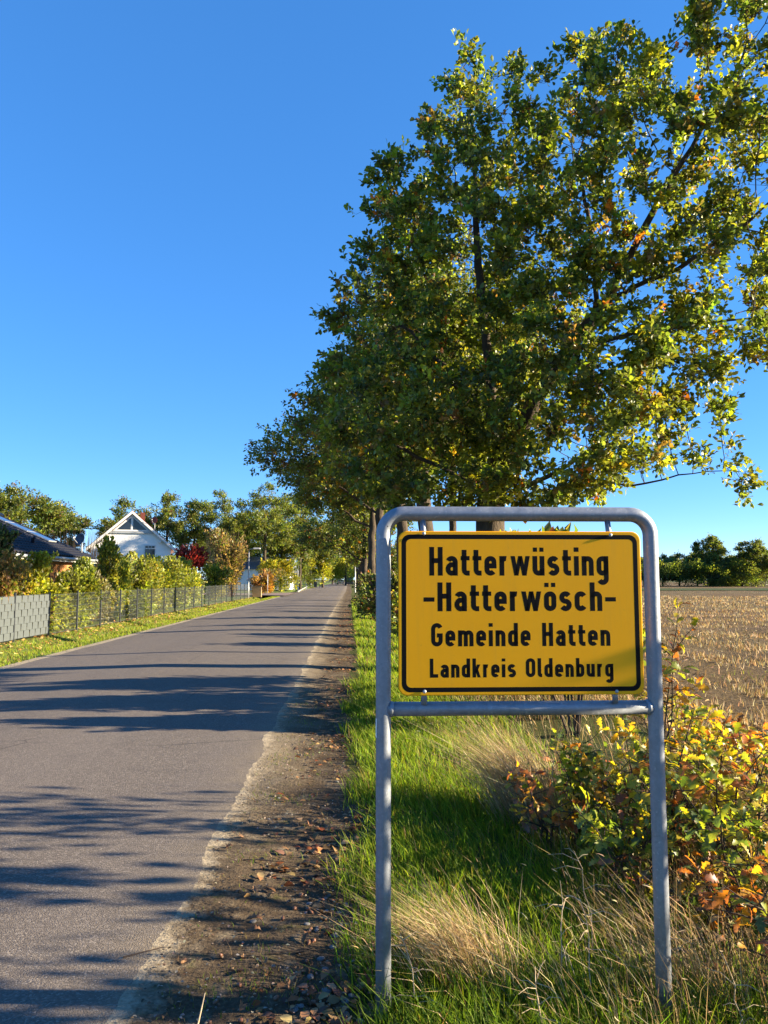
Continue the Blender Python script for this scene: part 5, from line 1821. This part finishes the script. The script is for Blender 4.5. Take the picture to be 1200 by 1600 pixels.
M['car_dark'] = plain('dark_car_paint', (0.02, 0.023, 0.03), (0.015, 0.018, 0.024), 4, 0.25, 0.5, bump=0.02, coat=0.5)
M['car_grey'] = plain('grey_car_paint', (0.10, 0.11, 0.12), (0.08, 0.09, 0.1), 4, 0.25, 0.5, bump=0.02, coat=0.5)
p = P(546, 909, 205)
car('dark van parked at the far end of the road on the right', (p[0], p[1], -0.0), 0.0, 4.9, 1.95, 2.3, True, M['car_dark'])
p = P(532, 909, 225)
car('grey car far down the road left of the dark van', (p[0], p[1], -0.0), 0.1, 4.3, 1.75, 1.5, False, M['car_grey'])
p = P(493, 913, 150)
bn = empty('rubbish_bin', (p[0], p[1], -0.05))
tag(bn, 'dark wheeled rubbish bin at the far left roadside', 'bin')
q = MB()
q.add([(-0.27, -0.3, 0.1), (0.27, -0.3, 0.1), (0.27, 0.25, 0.1), (-0.27, 0.25, 0.1), (-0.33, -0.36, 1.0), (0.33, -0.36, 1.0), (0.33, 0.33, 1.0), (-0.33, 0.33, 1.0)], [(3, 2, 1, 0), (4, 5, 6, 7), (0, 1, 5, 4), (1, 2, 6, 5), (2, 3, 7, 6), (3, 0, 4, 7)])
q.build('tub', M['dark_grey_paint'], bn, bevel=0.02)
q = MB()
q.box((-0.36, -0.4, 1.0), (0.36, 0.4, 1.07))
q.build('lid', M['dark_grey_paint'], bn, bevel=0.015)
for s in (-1, 1):
    q = MB()
    q.lathe([(0, -0.03), (0.1, -0.03), (0.1, 0.03), (0, 0.03)], 12, Matrix.Translation((s * 0.27, 0.3, 0.1)) @ Matrix.Rotation(R(90), 4, 'Y'))
    q.build('wheel', M['black'], bn)

# side road joining from the left, with a kerb line
M['paving'] = plain('pinkish_paving', (0.21, 0.155, 0.135), (0.15, 0.115, 0.10), 3, 0.85, 0.2, bump=0.3)
sv, sf = [], []
for i, t_ in enumerate(np.linspace(0, 1, 9)):
    w0 = 1.0 + 5.0 * (1 - t_) ** 6
    sv += [(-6.15 - 24 * t_, 84 - 3.0 - w0, 0.02), (-6.15 - 24 * t_, 84 + 3.0 + w0, 0.02)]
    if i: sf.append((2 * i - 2, 2 * i - 1, 2 * i + 1, 2 * i))
q = MB()
q.add(sv, sf)
tag(q.build('side_road', M['paving']), kind='structure')
q = MB()
for a0, a1, b0, b1 in ((-6.3, 96, -8.6, 160), ):
    q.add([(a0 - 0.15, a1, 0.0), (a0, a1, 0.0), (a0, a1, 0.12), (a0 - 0.15, a1, 0.12), (b0 - 0.15, b1, 0.0), (b0, b1, 0.0), (b0, b1, 0.12), (b0 - 0.15, b1, 0.12)], [(0, 1, 2, 3), (1, 5, 6, 2), (3, 2, 6, 7), (0, 3, 7, 4), (4, 7, 6, 5)])
tag(q.build('kerb', M['concrete']), kind='structure')

# ------------------------------------------------------------------ background trees
def far_proto(seed, label, base, h, rad, base_z, pal, shoots, size, group, n_attr=420, gaps=0.55):
    r = np.random.default_rng(seed)
    b = np.array(base, float)
    sk = [[b, b + (0, 0, base_z), b + (r.normal(0, 0.4), r.normal(0, 0.4), (base_z + h) / 2), b + (r.normal(0, 0.5), 0, h - 1)]]
    lobes = [(b + (0, 0, (base_z + h) / 2), (rad * gaps, rad * gaps, (h - base_z) * 0.42))]
    for k in range(6):
        a = k * 1.05 + r.uniform(0, 0.8)
        lobes.append((b + (math.cos(a) * rad * 0.62, math.sin(a) * rad * 0.62, base_z + (h - base_z) * r.uniform(0.25, 0.75)), (rad * r.uniform(0.28, 0.42),) * 2 + ((h - base_z) * r.uniform(0.13, 0.2),)))
    lobes.append((b + (0, 0, h * 0.9), (rad * 0.35, rad * 0.35, h * 0.1)))
    return make_tree('background_tree', label, seed, b, sk, lobes, pal, n_attr, 0.6, int(shoots * 1.05), 8, 0.6, size, LEAFLET, 0.2, 0.012, group, spread=0.36, leafy=5)


def top(px, ty, d):
    return P(px, ty, d)


gL = 'background trees behind the houses on the left'
pal_l = ([GREEN_D, GREEN, OLIVE, GREEN_L, BROWN], [24, 26, 20, 12, 5])
pal_d = ([GREEN_D, GREEN, OLIVE, GREEN_L], [26, 26, 18, 10])
pA = top(28, 757, 70)
tA = far_proto(501, 'large leafy tree at the left edge behind the tiled roof', (pA[0], pA[1], 0), pA[2], 4.0, 2.2, pal_l, 2300, 0.25, gL)
pB = top(262, 774, 96)
tB = far_proto(502, 'tall open tree right of the white gable behind the red dish', (pB[0], pB[1], 0), pB[2], 4.4, 3.0, pal_l, 1700, 0.25, gL, 480, 0.45)
pC = top(415, 757, 100)
tC = far_proto(503, 'tall loose tree with visible trunk above the far bushes, left of the oaks', (pC[0], pC[1], 0), pC[2], 5.0, 4.5, ([GREEN, GREEN_L, OLIVE, GREEN_D], [26, 18, 20, 14]), 1900, 0.25, gL, 480, 0.45)


def place_tree(src, h0, px, ty, d, label, rz, group):
    p = top(px, ty, d)
    s = p[2] / h0
    return copy_tree(src, label, (p[0], p[1], -0.05), rz, s, group)


for src, h0, px, ty, d, lab, rz in [
        (tA, pA[2], 92, 786, 78, 'lower rounded tree right of the large left-edge tree', 1.0),
        (tA, pA[2], -30, 752, 66, 'tree cut off by the left picture edge', 2.2),
        (tB, pB[2], 196, 781, 112, 'tree showing just above the white gable peak', 2.4),
        (tB, pB[2], 305, 800, 104, 'tree right of the open tree, above the red maple', 4.0),
        (tC, pC[2], 346, 768, 98, 'pale green tree above the tall brownish bush', 1.7),
        (tA, pA[2], 372, 806, 122, 'dark rounded tree behind the nearest street lamp', 0.4),
        (tA, pA[2], 440, 790, 118, 'dark tree between the tall loose tree and the oak row', 5.0),
        (tC, pC[2], 470, 776, 128, 'tree in shade under the oaks\' overhanging branch', 3.0),
        (tA, pA[2], 505, 812, 150, 'tree beyond the far street lamp', 1.4),
        (tC, pC[2], 540, 800, 190, 'tree closing the view at the end of the road', 4.4),
        (tA, pA[2], 400, 826, 150, 'small tree far behind the grey roofed house', 2.8),
        (tA, pA[2], 575, 806, 215, 'tree behind the end of the road, right of its middle', 0.9),
        (tC, pC[2], 520, 815, 240, 'farthest tree at the end of the road', 2.5),
        (tA, pA[2], 330, 832, 140, 'low tree behind the brownish twigs', 4.6)]:
    place_tree(src, h0, px, ty, d, lab, rz, gL)

gR = 'trees of the far wood edge across the field'
pD = top(1112, 836, 182)
tD = far_proto(511, 'tallest tree of the wood edge across the field', (pD[0], pD[1], 0), pD[2], 4.8, 3.0, pal_d, 2300, 0.34, gR)
pE = top(1060, 866, 186)
tE = far_proto(512, 'low dark tree of the wood edge right of the sign post', (pE[0], pE[1], 0), pE[2], 4.6, 0.6, pal_d, 2100, 0.34, gR, gaps=0.7)
for src, h0, px, ty, d, lab, rz in [
        (tD, pD[2], 1178, 842, 178, 'tree of the wood edge at the right picture edge', 1.4),
        (tE, pE[2], 1088, 862, 190, 'dark low tree left of the tallest one', 2.0),
        (tE, pE[2], 1142, 868, 192, 'dark low tree right of the tallest one', 3.1),
        (tE, pE[2], 1165, 862, 186, 'dark low tree left of the right-edge tree', 4.2),
        (tE, pE[2], 1205, 860, 190, 'dark low tree cut off by the right picture edge', 5.1),
        (tE, pE[2], 1034, 868, 186, 'dark tree directly behind the right sign post', 0.7),
        (tE, pE[2], 1005, 870, 190, 'dark tree behind the upper right corner of the board', 1.6),
        (tE, pE[2], 1118, 872, 196, 'dark tree under the tallest one', 2.7),
        (tD, pD[2], 1240, 846, 184, 'tree beyond the right picture edge', 2.9),
        (tE, pE[2], 1275, 866, 188, 'low tree beyond the right picture edge', 0.3)]:
    place_tree(src, h0, px, ty, d, lab, rz, gR)
for px, ty, d, lab, rz in [(528, 862, 250, 'dark low tree closing the end of the road, left one', 0.5), (556, 856, 270, 'dark low tree closing the end of the road, middle one', 2.1),
                           (580, 862, 235, 'dark low tree closing the end of the road, right one', 3.7), (604, 858, 190, 'dark low tree just behind the left sign post', 5.0),
                           (488, 866, 260, 'dark low tree behind the far street lamp', 1.2)]:
    place_tree(tE, pE[2], px, ty, d, lab, rz, 'low trees at the end of the road')
for k, (px, ty, d, rd, lab) in enumerate([(1048, 886, 178, 3.6, 'dark undergrowth under the wood edge beside the right post'), (1078, 884, 179, 3.4, 'dark undergrowth left of the tallest wood-edge tree'),
                                          (1128, 885, 180, 3.6, 'dark undergrowth right of the tallest wood-edge tree'), (1160, 886, 178, 3.2, 'dark undergrowth below the small far roof'),
                                          (1192, 884, 178, 3.4, 'dark undergrowth at the right picture edge'), (1104, 888, 178, 3.2, 'dark undergrowth at the foot of the tallest wood-edge tree'),
                                          (1018, 884, 180, 3.6, 'dark undergrowth behind the right end of the board')]):
    p = P(px, ty, d)
    make_shrub('undergrowth', lab, 540 + k, (p[0], p[1], -0.3), rd * 1.6, p[2] * 1.35, pal_d, 4200, 0.38, 'undergrowth of the wood edge', LEAFLET, 0.5, low=0.03)
p = P(1143, 894, 181)
rh = empty('far_cottage', (p[0], p[1], 0))
tag(rh, 'dark cottage with a pale roof edge among the far trees on the right', 'house')
q = MB()
q.add([(-3, 0.3, 0), (3, 0.3, 0), (3, 0.3, p[2] - 1.0), (0, 0.3, p[2] + 1.6), (-3, 0.3, p[2] - 1.0), (-3, 6, 0), (3, 6, 0), (3, 6, p[2] - 1.0), (0, 6, p[2] + 1.6), (-3, 6, p[2] - 1.0)], [(0, 1, 2, 3, 4), (9, 8, 7, 6, 5), (1, 6, 7, 2), (0, 4, 9, 5)])
q.build('wall', M['thicket'], rh)
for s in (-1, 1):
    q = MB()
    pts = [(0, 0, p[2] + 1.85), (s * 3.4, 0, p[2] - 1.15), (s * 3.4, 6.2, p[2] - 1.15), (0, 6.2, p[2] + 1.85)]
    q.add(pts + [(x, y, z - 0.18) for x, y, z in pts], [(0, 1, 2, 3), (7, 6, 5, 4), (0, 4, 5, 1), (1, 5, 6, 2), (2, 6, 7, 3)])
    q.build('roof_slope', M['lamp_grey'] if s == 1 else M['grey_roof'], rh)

# greenish strip before the wood edge; the shadow band there is painted in
strip('far_green_shade_strip', cst(20), cst(220), 30, M['far_green_shade'], np.linspace(112, 136, 8), 0.06)
